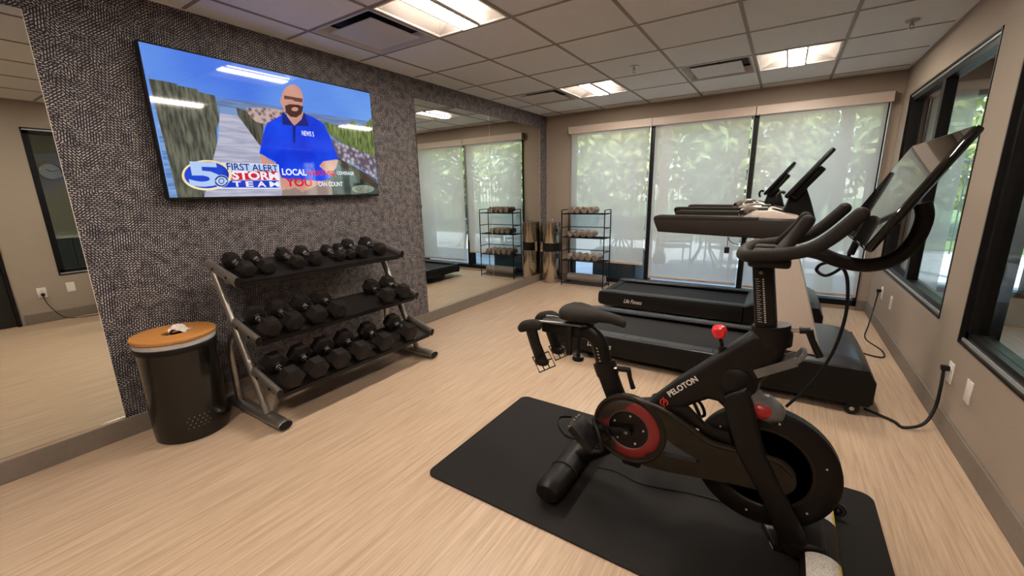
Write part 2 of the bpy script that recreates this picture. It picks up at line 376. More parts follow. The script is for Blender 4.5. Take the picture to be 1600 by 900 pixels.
# --- walls
struct('wall_left', MB().box(-.14, 0, YF, YB+.15, 0, H+.3), M['wallpaper'])
BX0, BX1, BZ0, BZ1 = .415, 3.835, .045, 2.165         # back window opening
AX0, AX1, AZ0, AZ1 = 4.22, 6.7, .28, 2.16             # hall window opening
wb = MB().box(0, BX0, YB, YB+.15, 0, H+.3).box(BX1, W+.14, YB, YB+.15, 0, H+.3).box(BX0, BX1, YB, YB+.15, BZ1, H+.3).box(BX0, BX1, YB, YB+.15, 0, BZ0)
struct('wall_back', wb, M['wall'])
RW = [(3.385, 5.37, .54, 2.135), (1.05, 3.035, .51, 2.135)]      # openings in the right wall: y0,y1,z0,z1
DY0, DY1, DZ = -.27, .672, 2.08
wr = MB()
ys = [YF, DY0, DY1, 1.05, 3.035, 3.385, 5.37, YB]
for i in range(len(ys)-1):
    a, b = ys[i], ys[i+1]
    op = {1: (0, DZ), 3: (RW[1][2], RW[1][3]), 5: (RW[0][2], RW[0][3])}.get(i)
    if op:
        if op[0] > 0: wr.box(W, W+.14, a, b, 0, op[0])
        wr.box(W, W+.14, a, b, op[1], H+.3)
    else: wr.box(W, W+.14, a, b, 0, H+.3)
struct('wall_right', wr, M['wall'])
struct('wall_front', MB().box(0, W, YF-.14, YF, 0, H+.3), M['wall'])
# hall next door
wh = MB().box(W+.14, AX0, YB, YB+.15, 0, H+.3).box(AX1, HX, YB, YB+.15, 0, H+.3).box(AX0, AX1, YB, YB+.15, AZ1, H+.3).box(AX0, AX1, YB, YB+.15, 0, AZ0)
struct('wall_hall_back', wh, M['wall'])
struct('wall_hall_far', MB().box(HX, HX+.14, YF, YB+.15, 0, H+.3), M['wall2'])
struct('wall_hall_front', MB().box(W+.14, HX, YF-.14, YF, 0, H+.3), M['wall2'])
# --- baseboards
struct('baseboard_left', MB().bbox(0, .012, YF, YB, 0, .115, .003, 1), M['base'])
struct('baseboard_back', MB().bbox(.012, BX0, YB-.012, YB, 0, .115, .003, 1).bbox(BX1, W-.012, YB-.012, YB, 0, .115, .003, 1), M['base'])
struct('baseboard_right', MB().bbox(W-.012, W, DY1+.03, YB, 0, .115, .003, 1).bbox(W-.012, W, YF, DY0-.03, 0, .115, .003, 1), M['base'])

# --- suspended ceiling: runners and lay-in tiles, each tile its own piece
ceil = struct('ceiling', MB().box(-.02, HX, YF, YB+.15, H+.16, H+.2), M['vent_dark'])
gx = [0.0]+[GX+c*T for c in range(-2, 4)]+[W]
gy = [YF]+[GY+r*T for r in range(-6, 6)]+[YB]
LIGHTS = [(-1, -1), (-1, 3), (2, 3), (2, -1), (-1, -5), (2, -5)]       # grid cells with a lamp (column, row)
VENTS = [(-2, -1), (-2, 3), (1, 3), (1, -1)]
def cell(c, r): return GX+c*T, GX+(c+1)*T, GY+r*T, GY+(r+1)*T
skip = set((c, r) for c, r in LIGHTS+VENTS)
tile_cache = {}
for i in range(len(gx)-1):
    for j in range(len(gy)-1):
        c, r = i-3, j-7
        if (c, r) in skip and i > 0: continue
        x0, x1, y0, y1 = gx[i], gx[i+1], gy[j], gy[j+1]
        key = (round(x1-x0, 3), round(y1-y0, 3))
        if key not in tile_cache:
            w, d = (x1-x0)/2-.006, (y1-y0)/2-.006
            tile_cache[key] = MB().bbox(-w, w, -d, d, .003, .018, .004, 1).mesh('ceiling_tile', M['tile'], False)
        share(tile_cache[key], 'ceiling_tile', ceil, ((x0+x1)/2, (y0+y1)/2, H))
for x in gx[1:-1]: MB().box(x-.0115, x+.0115, YF, YB, H, H+.004).build('ceiling_runner', M['tbar'], ceil, False)
for y in gy[1:-1]: MB().box(0, W, y-.0105, y+.0105, H+.0005, H+.0045).build('ceiling_runner', M['tbar'], ceil, False)
MB().box(0, .02, YF, YB, H, H+.004).box(W-.02, W, YF, YB, H, H+.004).box(0, W, YB-.02, YB, H, H+.004).box(0, W, YF, YF+.02, H, H+.004).build('edge_trim', M['tile'], ceil, False)
struct('ceiling_hall', MB().box(W+.14, HX, YF, YB, H, H+.05), M['tile'])

# --- back window: frame, two mullions, three panes
win = struct_root('window_1', ((BX0+BX1)/2, YB+.075, BZ0))
MX = [1.556, 2.694]
fw = .05
MB().box(BX0, BX0+.03, YB-.004, YB+.13, BZ0, BZ1).box(BX1-.03, BX1, YB-.004, YB+.13, BZ0, BZ1).box(BX0, BX1, YB-.004, YB+.13, BZ1-fw, BZ1).box(BX0, BX1, YB-.004, YB+.13, BZ0, BZ0+.06).build('window_frame', M['black_frame'], win, False)
for x in MX: MB().bbox(x-.03, x+.03, YB-.02, YB+.13, BZ0+.06, BZ1-fw, .003, 1).build('mullion', M['black_frame'], win, False)
xs = [BX0+.03]+MX+[BX1-.03]
for i in range(3): MB().box(xs[i]+(.03 if i else 0), xs[i+1]-(.03 if i < 2 else 0), YB+.06, YB+.066, BZ0+.06, BZ1-fw).build('pane', M['glass'], win, False)
# --- interior storefront windows in the right wall
for k, (y0, y1, z0, z1) in enumerate(RW):
    wn = struct_root('window_%d' % (k+2), (W+.07, (y0+y1)/2, z0))
    f = MB().box(W-.004, W+.144, y0, y0+.012, z0, z1).box(W-.004, W+.144, y1-.012, y1, z0, z1).box(W-.004, W+.144, y0, y1, z0, z0+.012).box(W-.004, W+.144, y0, y1, z1-.012, z1)
    f.build('window_liner', M['black_frame'], wn, False)
    a, b = y0+.012, y1-.012; ym = (a+b)/2+.02; c0, c1 = W+.018, W+.10; zs0, zs1 = z0+.012, z1-.012
    f = MB().box(c0, c1, a, a+.045, zs0, zs1).box(c0, c1, b-.045, b, zs0, zs1).box(c0, c1, a, b, zs0, zs0+.05).box(c0, c1, a, b, zs1-.05, zs1)
    f.build('window_frame', M['black_frame'], wn, False)
    MB().bbox(W+.012, W+.08, ym-.035, ym+.035, zs0+.05, zs1-.05, .003, 1).build('mullion', M['black_frame'], wn, False)
    MB().box(W+.008, W+.018, a, b, zs0, zs0+.014).box(W+.008, W+.018, a, b, zs1-.014, zs1).build('glazing_bead', M['chain'], wn, False)
    for p0, p1 in ((a+.045, ym-.035), (ym+.035, b-.045)): MB().box(W+.048, W+.054, p0, p1, zs0+.05, zs1-.05).build('pane', M['glass'], wn, False)
# --- hall window
wn = struct_root('window_4', ((AX0+AX1)/2, YB+.075, AZ0))
MB().box(AX0, AX0+.04, YB-.004, YB+.13, AZ0, AZ1).box(AX1-.04, AX1, YB-.004, YB+.13, AZ0, AZ1).box(AX0, AX1, YB-.004, YB+.13, AZ1-.05, AZ1).box(AX0, AX1, YB-.004, YB+.13, AZ0, AZ0+.05).build('window_frame', M['black_frame'], wn, False)
for x in (5.05, 5.88): MB().bbox(x-.03, x+.03, YB-.01, YB+.13, AZ0+.05, AZ1-.05, .003, 1).build('mullion', M['black_frame'], wn, False)
for a, b in ((AX0+.04, 5.02), (5.08, 5.85), (5.91, AX1-.04)): MB().box(a, b, YB+.06, YB+.066, AZ0+.05, AZ1-.05).build('pane', M['glass'], wn, False)
# --- dark door beside the right-hand window
dr = struct_root('door_1', (W+.05, (DY0+DY1)/2, 0))
MB().bbox(W+.02, W+.065, DY0+.03, DY1-.03, .008, DZ-.03, .003, 1).build('door_leaf', M['door'], dr, False)
MB().box(W-.01, W+.145, DY0, DY0+.03, 0, DZ).box(W-.01, W+.145, DY1-.03, DY1, 0, DZ).box(W-.01, W+.145, DY0, DY1, DZ-.03, DZ).build('door_frame', M['black_frame'], dr, False)
MB().cyl((W+.02, DY0+.1, 1.0), (W-.03, DY0+.1, 1.0), .012).cyl((W-.03, DY0+.09, 1.0), (W-.03, DY0+.21, 1.0), .010).build('door_handle', M['chrome'], dr)

# ================================================================== CEILING FITTINGS
def lamp(c, r, label):
    x0, x1, y0, y1 = cell(c, r); cx, cyy = (x0+x1)/2, (y0+y1)/2
    t = thing('ceiling_light', (cx, cyy, H), label, 'light', 'recessed ceiling lights')
    g = .012; X0, X1, Y0, Y1 = x0+g, x1-g, y0+g, y1-g
    f = MB().box(X0, X0+.012, Y0, Y1, H-.002, H+.012).box(X1-.012, X1, Y0, Y1, H-.002, H+.012).box(X0, X1, Y0, Y0+.012, H-.002, H+.012).box(X0, X1, Y1-.012, Y1, H-.002, H+.012)
    f.build('trim_frame', M['cream_metal'], t, False)
    a0, a1, b0, b1 = X0+.012, X1-.012, Y0+.012, Y1-.012; zt = H+.095; xi0, xi1 = cx-.066, cx+.066; e = .09
    for s in (0, 1):   # two sloped side basins with hipped ends
        ox, ix = (a0, xi0) if s == 0 else (a1, xi1)
        v = [(ox, b0, H+.01), (ox, b1, H+.01), (ix, b1, H+.01), (ix, b0, H+.01), (ix, b0+e, zt), (ix, b1-e, zt), (ox+(ix-ox)*.35, b0+e, H+.05), (ox+(ix-ox)*.35, b1-e, H+.05)]
        MB().add(v, [(0, 1, 7, 6), (6, 7, 5, 4), (0, 6, 4, 3), (1, 2, 5, 7)]).build('basin', M['basin'], t, False, flip=False)
    L = MB().box(xi0+.004, xi1-.004, b0+.002, b1-.002, H-.002, H+.016); L.build('lens', M['lens'], t, False)
    MB().box(xi0+.004, xi1-.004, b0+.002, b1-.002, H+.0165, H+.097).build('side_diffuser', M['lamp_side'], t, False)
    for x in (xi0, xi1): MB().box(x-.006, x+.006, b0, b1, H-.006, H+.010).build('divider', M['tbar'], t, False)
    return t
LL = ['recessed square ceiling light beside the air vent above the television', 'recessed square ceiling light beside the vent nearest the left wall and window',
      'recessed square ceiling light between the vent above the treadmills and the right wall', 'recessed square ceiling light above the exercise bike',
      'recessed square ceiling light above the left wall mirror behind the photographer', 'recessed square ceiling light above the dark door']
for (c, r), l in zip(LIGHTS, LL): lamp(c, r, l)
VL = ['white square air diffuser next to the ceiling light above the television', 'white square air diffuser in the ceiling corner above the tall mirror',
      'white square air diffuser in the ceiling above the treadmill screens', 'white square air diffuser in the ceiling above the rubber mat']
for (c, r), l in zip(VENTS, VL):
    x0, x1, y0, y1 = cell(c, r); t = thing('air_vent', ((x0+x1)/2, (y0+y1)/2, H), l, 'air vent', 'square ceiling air vents')
    g = .012; X0, X1, Y0, Y1 = x0+g, x1-g, y0+g, y1-g
    MB().box(X0, X1, Y0, Y1, H+.07, H+.075).build('throat', M['vent_dark'], t, False)
    wv = .045
    v = [(X0, Y0, H), (X1, Y0, H), (X1, Y1, H), (X0, Y1, H)]; i0 = .05
    v += [(X0+i0, Y0+i0, H+.055), (X1-i0, Y0+i0, H+.055), (X1-i0, Y1-i0, H+.055), (X0+i0, Y1-i0, H+.055)]
    v += [(X0+.014, Y0+.014, H-.001), (X1-.014, Y0+.014, H-.001), (X1-.014, Y1-.014, H-.001), (X0+.014, Y1-.014, H-.001)]
    MB().add(v, [(0, 1, 9, 8), (1, 2, 10, 9), (2, 3, 11, 10), (3, 0, 8, 11), (8, 9, 5, 4), (9, 10, 6, 5), (10, 11, 7, 6), (11, 8, 4, 7)]).build('vent_frame', M['vent_white'], t, False)
    MB().bbox(X0+.085, X1-.085, Y0+.085, Y1-.085, H-.004, H+.004, .003, 1).build('face_plate', M['vent_white'], t, False)
    MB().cyl(((x0+x1)/2, (y0+y1)/2, H+.004), ((x0+x1)/2, (y0+y1)/2, H+.07), .02).build('bracket', M['vent_dark'], t)
for (x, y), l in zip(((1.808, 3.965), (3.658, 4.068)), ('small metal fire sprinkler head in ceiling between two vents', 'small metal fire sprinkler head in ceiling close to the right wall')):
    t = thing('sprinkler_head', (x, y, H), l, 'sprinkler', 'ceiling sprinkler heads')
    MB().lathe([(.0, H-.006), (.036, H-.006), (.040, H+.002), (.0, H+.002)], (x, y, 0), 20).build('escutcheon', M['brass_dark'], t)
    MB().cyl((x, y, H-.006), (x, y, H-.03), .010, .007).tube([(x-.012, y, H-.02), (x-.010, y, H-.038), (x, y, H-.048), (x+.010, y, H-.038), (x+.012, y, H-.02)], .003, 6).build('nozzle', M['brass_dark'], t)
    MB().lathe([(0, H-.052), (.016, H-.052), (.016, H-.049), (0, H-.049)], (x, y, 0), 14).build('deflector', M['brass_dark'], t)

# ================================================================== ROLLER SHADES
SH = [(.395, 1.552, .33, 'woven roller shade behind towel rack, raised highest of the three'), (1.558, 2.690, .165, 'woven roller shade of the middle pane behind the far treadmill'),
      (2.696, 3.852, .15, 'woven roller shade beside the right-hand wall corner')]
for x0, x1, zb, l in SH:
    t = thing('roller_shade', ((x0+x1)/2, YB-.06, 2.13), l, 'roller shade', 'roller shades on the back window')
    MB().bbox(x0, x1, YB-.085, YB-.001, 2.125, 2.222, .004, 1).build('cassette', M['cassette'], t, False)
    yz = YB-.048; a, b = x0+.036, x1-.036
    MB().box(a, b, yz-.0006, yz+.0006, zb+.02, 2.13).build('fabric', M['shade'], t, False)
    MB().bbox(a, b, yz-.008, yz+.008, zb, zb+.034, .004, 1).build('hem_bar', M['hem'], t, False)
    xc = x1-.018
    MB().tube([(xc, YB-.06, 2.13), (xc, YB-.06, .55), (xc, YB-.05, .54), (xc, YB-.04, .55), (xc, YB-.04, 2.13)], .0035, 6).build('bead_chain', M['chain'], t)
t = thing('roller_shade', (4.33, YB-.06, 2.13), 'narrow woven roller shade in the hall beyond the right windows', 'roller shade')
MB().bbox(4.08, 6.72, YB-.085, YB-.001, 2.16, 2.235, .004, 1).build('cassette', M['cassette'], t, False)
MB().box(4.12, 4.425, YB-.049, YB-.047, .22, 2.165).build('fabric', M['shade'], t, False)
MB().bbox(4.12, 4.425, YB-.056, YB-.04, .20, .234, .004, 1).build('hem_bar', M['hem'], t, False)

# ================================================================== MIRRORS
for y0, y1, l in ((-.75, .556, 'frameless wall mirror beside the waste bin reflecting the doorway'), (3.018, 4.224, 'frameless mirror panel next to the dumbbell rack'),
                  (4.227, 5.465, 'frameless mirror panel next to the steel wipe canister')):
    t = thing('wall_mirror', (.008, (y0+y1)/2, .13), l, 'mirror')
    MB().box(.002, .008, y0, y1, .124, 2.232 if y0 > 1 else 2.212).build('mirror_sheet', M['mirror'], t, False)
    MB().box(.0005, .0105, y0, y1, .1155, .130).build('bottom_channel', M['chrome'], t, False)
    MB().box(.0015, .0088, y1-.0025, y1, .13, 2.232 if y0 > 1 else 2.212).build('polished_edge', M['cream_metal'], t, False)

# ================================================================== TELEVISION
TVY0, TVY1, TVZ0, TVZ1, TVX = .942, 2.462, 1.335, 2.178, .068
tv = thing('television', (.03, (TVY0+TVY1)/2, TVZ0), 'large flat television on patterned wall showing a man in blue polo', 'television')
MB().bbox(.022, TVX-.002, TVY0, TVY1, TVZ0, TVZ1, .004, 1).build('casing', M['black_plastic'], tv, False)
MB().box(.002, .022, 1.4, 2.0, 1.55, 1.95).build('wall_bracket', M['black_plastic'], tv, False)
bz = .010
SY0, SY1, SZ0, SZ1 = TVY0+bz, TVY1-bz, TVZ0+bz*1.6, TVZ1-bz
# homography: picture pixel (in a crop of the photograph's screen) -> (u,v) on the screen
def homog(src, dst):
    A = []; Bv = []
    for (x, y), (u, v) in zip(src, dst):
        A.append([x, y, 1, 0, 0, 0, -u*x, -u*y]); Bv.append(u); A.append([0, 0, 0, x, y, 1, -v*x, -v*y]); Bv.append(v)
    n = 8
    for i in range(n):
        p = max(range(i, n), key=lambda k: abs(A[k][i])); A[i], A[p] = A[p], A[i]; Bv[i], Bv[p] = Bv[p], Bv[i]
        for k in range(n):
            if k != i:
                f = A[k][i]/A[i][i]; A[k] = [a-f*b for a, b in zip(A[k], A[i])]; Bv[k] -= f*Bv[i]
    h = [Bv[i]/A[i][i] for i in range(n)]
    def fn(x, y):
        w = h[6]*x+h[7]*y+1; return (h[0]*x+h[1]*y+h[2])/w, (h[3]*x+h[4]*y+h[5])/w
    return fn
HG = homog([(52, 68), (1247, 310), (1305, 848), (222, 868)], [(0, 1), (1, 1), (1, 0), (0, 0)])
lay = [0]
def scr(u, v, d=0):
    u = min(1, max(0, u)); v = min(1, max(0, v))
    return (TVX+d, SY0+u*(SY1-SY0), SZ0+v*(SZ1-SZ0))
screen = MB().box(TVX-.002, TVX, SY0, SY1, SZ0, SZ1).build('screen', emit('picture_sky', srgb(62, 108, 222), TV_STRENGTH, col2=srgb(120, 172, 238), scale=.9), tv, False)
def pic(name, pts, m, hg=True):
    lay[0] += 1; d = .00012*lay[0]
    b = bmesh.new(); vs_ = [b.verts.new(scr(*(HG(*p) if hg else p), d)) for p in pts]
    f = b.faces.new(vs_); bmesh.ops.triangulate(b, faces=[f]); b.normal_update()
    if b.faces[:][0].normal.x < 0: bmesh.ops.reverse_faces(b, faces=b.faces)
    mb = MB().bm(b); return mb.build(name, m, screen, False, flip=False)
def tex(name, body, p0, p1, m, skew=None, **k):
    """p0 = lower-left, p1 = upper-right, in picture pixels"""
    lay[0] += 1; d = .00012*lay[0]
    (u0, v0), (u1, v1) = HG(*p0), HG(*p1)
    mb = MB(); put_text(mb, body, lambda s, q: scr(u0+s*(u1-u0), v0+q*(v1-v0), d), **k)
    return mb.build(name, m, screen, False, flip=False)
def E(name, c, c2=None, **k): return emit('picture_'+name, srgb(*c), TV_STRENGTH, col2=srgb(*c2) if c2 else None, **k)
def ell(cx, cyy, rx, ry, n=28, a0=0, a1=360): return [(cx+rx*math.cos(R(a0+(a1-a0)*i/n)), cyy+ry*math.sin(R(a0+(a1-a0)*i/n))) for i in range(n)]
pic('picture_sea', [(440, 350), (620, 365), (900, 415), (1262, 462), (1290, 700), (1100, 640), (700, 500), (440, 480)], E('sea', (92, 118, 168), (120, 142, 180), scale=6, stretch=(1, 1, 14)))
pic('picture_water', [(98, 200), (116, 258), (275, 868), (222, 868)], E('water', (88, 128, 190), (136, 168, 214), scale=9, stretch=(1, 1, 12)))
pic('picture_piling', [(105, 258), (180, 268), (250, 282), (252, 290), (300, 298), (355, 308), (357, 320), (440, 338), (448, 400), (465, 460), (452, 520), (460, 640), (438, 655), (436, 690), (395, 868), (262, 868)],
    E('piling', (62, 64, 56), (112, 112, 96), scale=9, stretch=(1, 7, 1.2)))
pic('picture_boardwalk', [(466, 430), (556, 438), (672, 588), (810, 868), (395, 868), (440, 652), (462, 560)], E('boardwalk', (158, 160, 184), (190, 190, 208), scale=7, stretch=(1, 1, 9)))
pic('picture_dock', [(470, 395), (560, 402), (556, 440), (466, 430)], E('dock', (120, 150, 200)))
pic('picture_posts', [(548, 398), (600, 415), (690, 470), (690, 600), (670, 590), (560, 440)], E('posts', (52, 54, 44), (98, 94, 80), scale=16, stretch=(1, 4, .5)))
pic('picture_far_rocks', [(600, 398), (700, 398), (800, 410), (790, 440), (700, 485), (650, 470), (612, 430)], E('far_rocks', (70, 58, 60), (196, 168, 164), scale=34, vor=True))
pic('picture_grass', [(930, 455), (990, 462), (1050, 478), (1120, 490), (1160, 455), (1200, 505), (1262, 440), (1284, 650), (1180, 615), (1090, 570), (1010, 510)], E('grass', (62, 82, 44), (134, 148, 84), scale=14, stretch=(1, 6, 1)))
pic('picture_rocks', [(1045, 560), (1130, 590), (1282, 650), (1294, 770), (1180, 700), (1085, 660)], E('rocks', (196, 188, 204), (96, 84, 100), scale=26, vor=True))
pic('picture_bank', [(1080, 655), (1180, 705), (1292, 770), (1305, 848), (1050, 853), (980, 800), (1050, 750)], E('bank', (34, 42, 44), (78, 92, 88), scale=7))
pic('picture_log', [(1085, 665), (1200, 720), (1300, 795), (1300, 822), (1180, 752), (1083, 690)], E('log', (74, 58, 46)))
pic('picture_stump', ell(1220, 822, 60, 22), E('stump', (108, 116, 104), (150, 158, 140), scale=20))
skin = E('skin', (196, 140, 122), (214, 160, 142), scale=4); blue = E('polo', (14, 52, 214), (20, 78, 244), scale=5); dark = E('beard', (72, 44, 38)); navy = E('navy', (18, 34, 120))
white = E('white', (236, 238, 246)); red = E('red', (206, 28, 52)); pale = E('pale', (178, 204, 242))
pic('picture_trousers', [(800, 770), (1050, 775), (1058, 852), (792, 858)], E('trousers', (150, 128, 120)))
pic('picture_arm', [(672, 638), (760, 690), (800, 760), (850, 800), (800, 830), (730, 770), (690, 700)], skin)
pic('picture_arm', [(1085, 665), (1075, 710), (1000, 790), (900, 838), (868, 800), (960, 720), (1010, 672)], skin)
pic('picture_polo', [(788, 432), (830, 470), (870, 470), (908, 425), (960, 448), (1010, 480), (1045, 560), (1086, 662), (1005, 676), (985, 700), (1052, 762), (1000, 780), (790, 768), (782, 690), (758, 680), (672, 636), (690, 540), (708, 478)], blue)
pic('picture_neck', [(806, 410), (902, 415), (892, 455), (852, 488), (815, 455)], skin)
pic('picture_collar', [(788, 412), (812, 440), (850, 490), (790, 484), (786, 440)], navy)
pic('picture_collar', [(900, 412), (928, 490), (852, 490), (888, 455)], navy)
pic('picture_head', ell(838, 352, 57, 80), skin)
pic('picture_ear', ell(784, 360, 8, 20), skin)
pic('picture_beard', [(800, 385), (825, 376), (868, 378), (896, 388), (888, 425), (860, 446), (830, 442), (806, 420)], dark)
pic('picture_mouth', ell(852, 402, 18, 11), skin)
pic('picture_glasses', [(794, 330), (892, 346), (890, 366), (850, 360), (838, 352), (796, 350)], E('glasses', (104, 66, 60)))
pic('picture_placket', [(842, 490), (858, 490), (856, 580), (846, 580)], navy)
tex('picture_chest_logo', 'NEWS 5', (892, 540), (952, 520), white, embolden=.02)
pic('picture_hands', [(790, 762), (850, 782), (905, 800), (940, 800), (900, 840), (860, 815), (820, 828)], skin)
# station logo and captions
pic('picture_panel', [(440, 686), (772, 694), (785, 822), (440, 822)], white)
pic('picture_band_pale', [(446, 690), (767, 698), (770, 728), (446, 728)], pale)
pic('picture_band_red', [(446, 730), (770, 730), (775, 776), (446, 776)], red)
pic('picture_band_blue', [(446, 778), (776, 778), (780, 816), (446, 816)], E('band_blue', (24, 60, 196)))
pic('picture_oval', ell(405, 752, 127, 79, 40), E('gold', (214, 182, 104), (246, 232, 186), scale=6))
pic('picture_oval', ell(404, 751, 113, 69, 40), E('oval_blue', (22, 36, 156), (34, 70, 206), scale=5))
tex('picture_numeral', '5', (322, 812), (462, 686), pale, embolden=.03)
pic('picture_eye', ell(479, 782, 37, 32, 30), pale)
pic('picture_eye', ell(479, 782, 34, 29, 30), navy)
pic('picture_eye', [(447, 782), (462, 764), (480, 759), (497, 765), (511, 782), (497, 800), (480, 806), (462, 800)], pale)
pic('picture_eye', ell(479, 782, 15, 15, 20), navy)
pic('picture_eye', ell(479, 782, 11, 11, 20), pale)
tex('picture_caption', 'FIRST ALERT', (508, 725), (764, 697), navy, embolden=.015)
tex('picture_caption', 'STORM', (535, 774), (768, 734), white, embolden=.035)
for ch, xa, xb in (('T', 540, 577), ('E', 606, 640), ('A', 664, 706), ('M', 728, 774)): tex('picture_letter', ch, (xa, 812), (xb, 783), white, embolden=.03)
tex('picture_caption', 'LOCAL', (792, 750), (914, 718), white, embolden=.03)
tex('picture_caption', 'WEATHER', (920, 752), (1070, 726), red, embolden=.03)
tex('picture_caption', 'COVERAGE', (1078, 746), (1166, 730), white, embolden=.02)
tex('picture_caption', 'YOU', (812, 810), (944, 765), red, embolden=.03)
tex('picture_caption', 'CAN COUNT', (982, 808), (1108, 784), white, embolden=.02)

# ================================================================== DUMBBELL RACK
RY0, RY1 = 1.065, 2.315
rk = thing('dumbbell_rack', (.42, (RY0+RY1)/2, 0), 'three-tier silver and black dumbbell rack against the patterned wall', 'rack')
TIERS = [((.115, .945), (.455, .862)), ((.325, .600), (.590, .525)), ((.470, .312), (.738, .232))]     # back and front ends of the brackets (x,z)
for s, y in ((-1, RY0), (1, RY1)):
    yi = y
    foot = MB().prism([(yi+.042*math.cos(R(a)), .036+.026*math.sin(R(a))) for a in range(0, 360, 24)], 'x', .10, .745, .002, 1); foot.build('foot', M['silver'], rk)
    MB().prism([(yi+.0405*math.cos(R(a)), .036+.0245*math.sin(R(a))) for a in range(0, 360, 24)], 'x', .745, .749).build('foot_end_cap', M['black_plastic'], rk)
    MB().tube([(.165, yi, .90), (.33, yi, .54), (.47, yi, .235), (.55, yi, .055)], .026, 14, sq=.8).build('upright', M['silver'], rk)
    MB().tube(smooth_path([(.20, yi, .055), (.19, yi, .25), (.20, yi, .40), (.27, yi, .52), (.33, yi, .545)], 5), .021, 12).build('rear_brace', M['silver'], rk)
    for (bx, bzz), (fx, fz) in TIERS:
        d = Vector((fx-bx, 0, fz-bzz)); L = d.length; ang = math.atan2(d.z, d.x)
        Mx = Matrix.Translation((bx, y, bzz)) @ Matrix.Rotation(-ang, 4, 'Y')
        br = MB().prism([(.021*math.cos(R(a))*.9, .034*math.sin(R(a))) for a in range(0, 360, 20)], 'x', 0, L, 0, M=Mx).build('bracket', M['silver'], rk)
        MB().prism([(.020*math.cos(R(a))*.9, .032*math.sin(R(a))) for a in range(0, 360, 20)], 'x', L, L+.004, M=Mx).build('end_cap', M['black_plastic'], br)
        for q in (.25, .72): MB().cyl((L*q, s*.018, 0), (L*q, s*.0215, 0), .009, n=12, M=Mx).build('bolt', M['black_plastic'], br)
SURF = []
for (bx, bzz), (fx, fz) in TIERS:
    d = Vector((fx-bx, 0, fz-bzz)); L = d.length; ang = math.atan2(d.z, d.x)
    Mx = Matrix.Translation((bx, 0, bzz)) @ Matrix.Rotation(-ang, 4, 'Y')
    a, b = RY0+.02, RY1-.02
    sh = MB().box(.0, L-.001, a, b, -.012, -.006, Mx).box(L-.007, L-.001, a, b, -.036, -.006, Mx).box(.0, .006, a, b, -.02, -.006, Mx)
    sh.build('shelf_tray', M['shelf'], rk, False); SURF.append((Mx, L))

# --- hex dumbbells
def dumbbell(rad, hl, L):
    """rad = hexagon circumradius, hl = head length, L = overall length; axis along local x, resting on a flat"""
    ap = rad*math.cos(R(30))
    t = bpy.data.objects.new('hex_dumbbell', None); COL.objects.link(t); t.empty_display_size = .05
    for s in (-1, 1):
        def ring(x, r): return [(s*x, r*math.sin(R(60*k)), ap+r*math.cos(R(60*k)))for k in range(6)]
        def ringf(x, r): return [(s*x, r*math.cos(R(60*k)), ap+r*math.sin(R(60*k))) for k in range(6)]
        x0, x1 = L/2-hl, L/2; c = rad*.20
        rings = [ringf(x0, rad*.62), ringf(x0+c*.8, rad), ringf(x1-c, rad), ringf(x1, rad*.66)]
        MB().loft(rings).build('head', M['rubber'], t)
        MB().lathe([(0, s*x1), (rad*.36, s*x1), (rad*.36, s*(x1+.0012)), (0, s*(x1+.0012))], (0, 0, ap), 18, 'x').build('end_disc', M['black_plastic'], t)
    hx = L/2-hl; r = .0165
    prof = [(.024, -hx), (.024, -hx+.010), (r, -hx+.012), (r, -hx*.6), (r+.003, 0), (r, hx*.6), (r, hx-.012), (.024, hx-.010), (.024, hx)]
    MB().lathe(prof, (0, 0, ap), 16, 'x').build('handle', M['chrome'], t)
    return t
def place_row(tier, ys, sizes, xoff, names):
    Mx, L = SURF[tier]; seen = {}
    for y, (rad, hl, ln), dx, l in zip(ys, sizes, xoff, names):
        key = (rad, hl, ln)
        o = dumbbell(*key) if key not in protos else copy_tree(protos[key])
        protos.setdefault(key, o)
        o.matrix_world = Matrix.Translation((0, y, 0)) @ Mx @ Matrix.Translation((L/2+dx, 0, -.0062))
        tag(o, l, 'dumbbell', ('dumbbells on the top shelf', 'dumbbells on the middle shelf', 'dumbbells on the bottom shelf')[tier])
protos = {}
ordn = ['first', 'second', 'third', 'fourth', 'fifth', 'sixth', 'seventh', 'eighth']
S8, S5 = (.052, .072, .252), (.040, .058, .215)
S6 = (.048, .068, .242)
place_row(0, [1.155, 1.277, 1.473, 1.605, 1.798, 1.892, 1.985, 2.153], [S8, S8, S6, S6, S5, S5, S8, S8], [.0, .0, 0, 0, 0, 0, 0, 0],
          ['black rubber hex dumbbell, %s from the waste bin on the top shelf' % o for o in ordn])
S15, S20 = (.064, .084, .272), (.069, .092, .282)
place_row(1, [1.153, 1.294, 1.455, 1.606, 2.034, 2.195], [S15]*6, [.0]*6, ['black rubber hex dumbbell, %s from the waste bin on the middle shelf' % o for o in ordn[:6]])
place_row(2, [1.155, 1.318, 1.480, 1.647, 1.847, 2.090], [S20]*6, [.0]*6, ['large black rubber hex dumbbell, %s from the waste bin on the bottom shelf' % o for o in ordn[:6]])

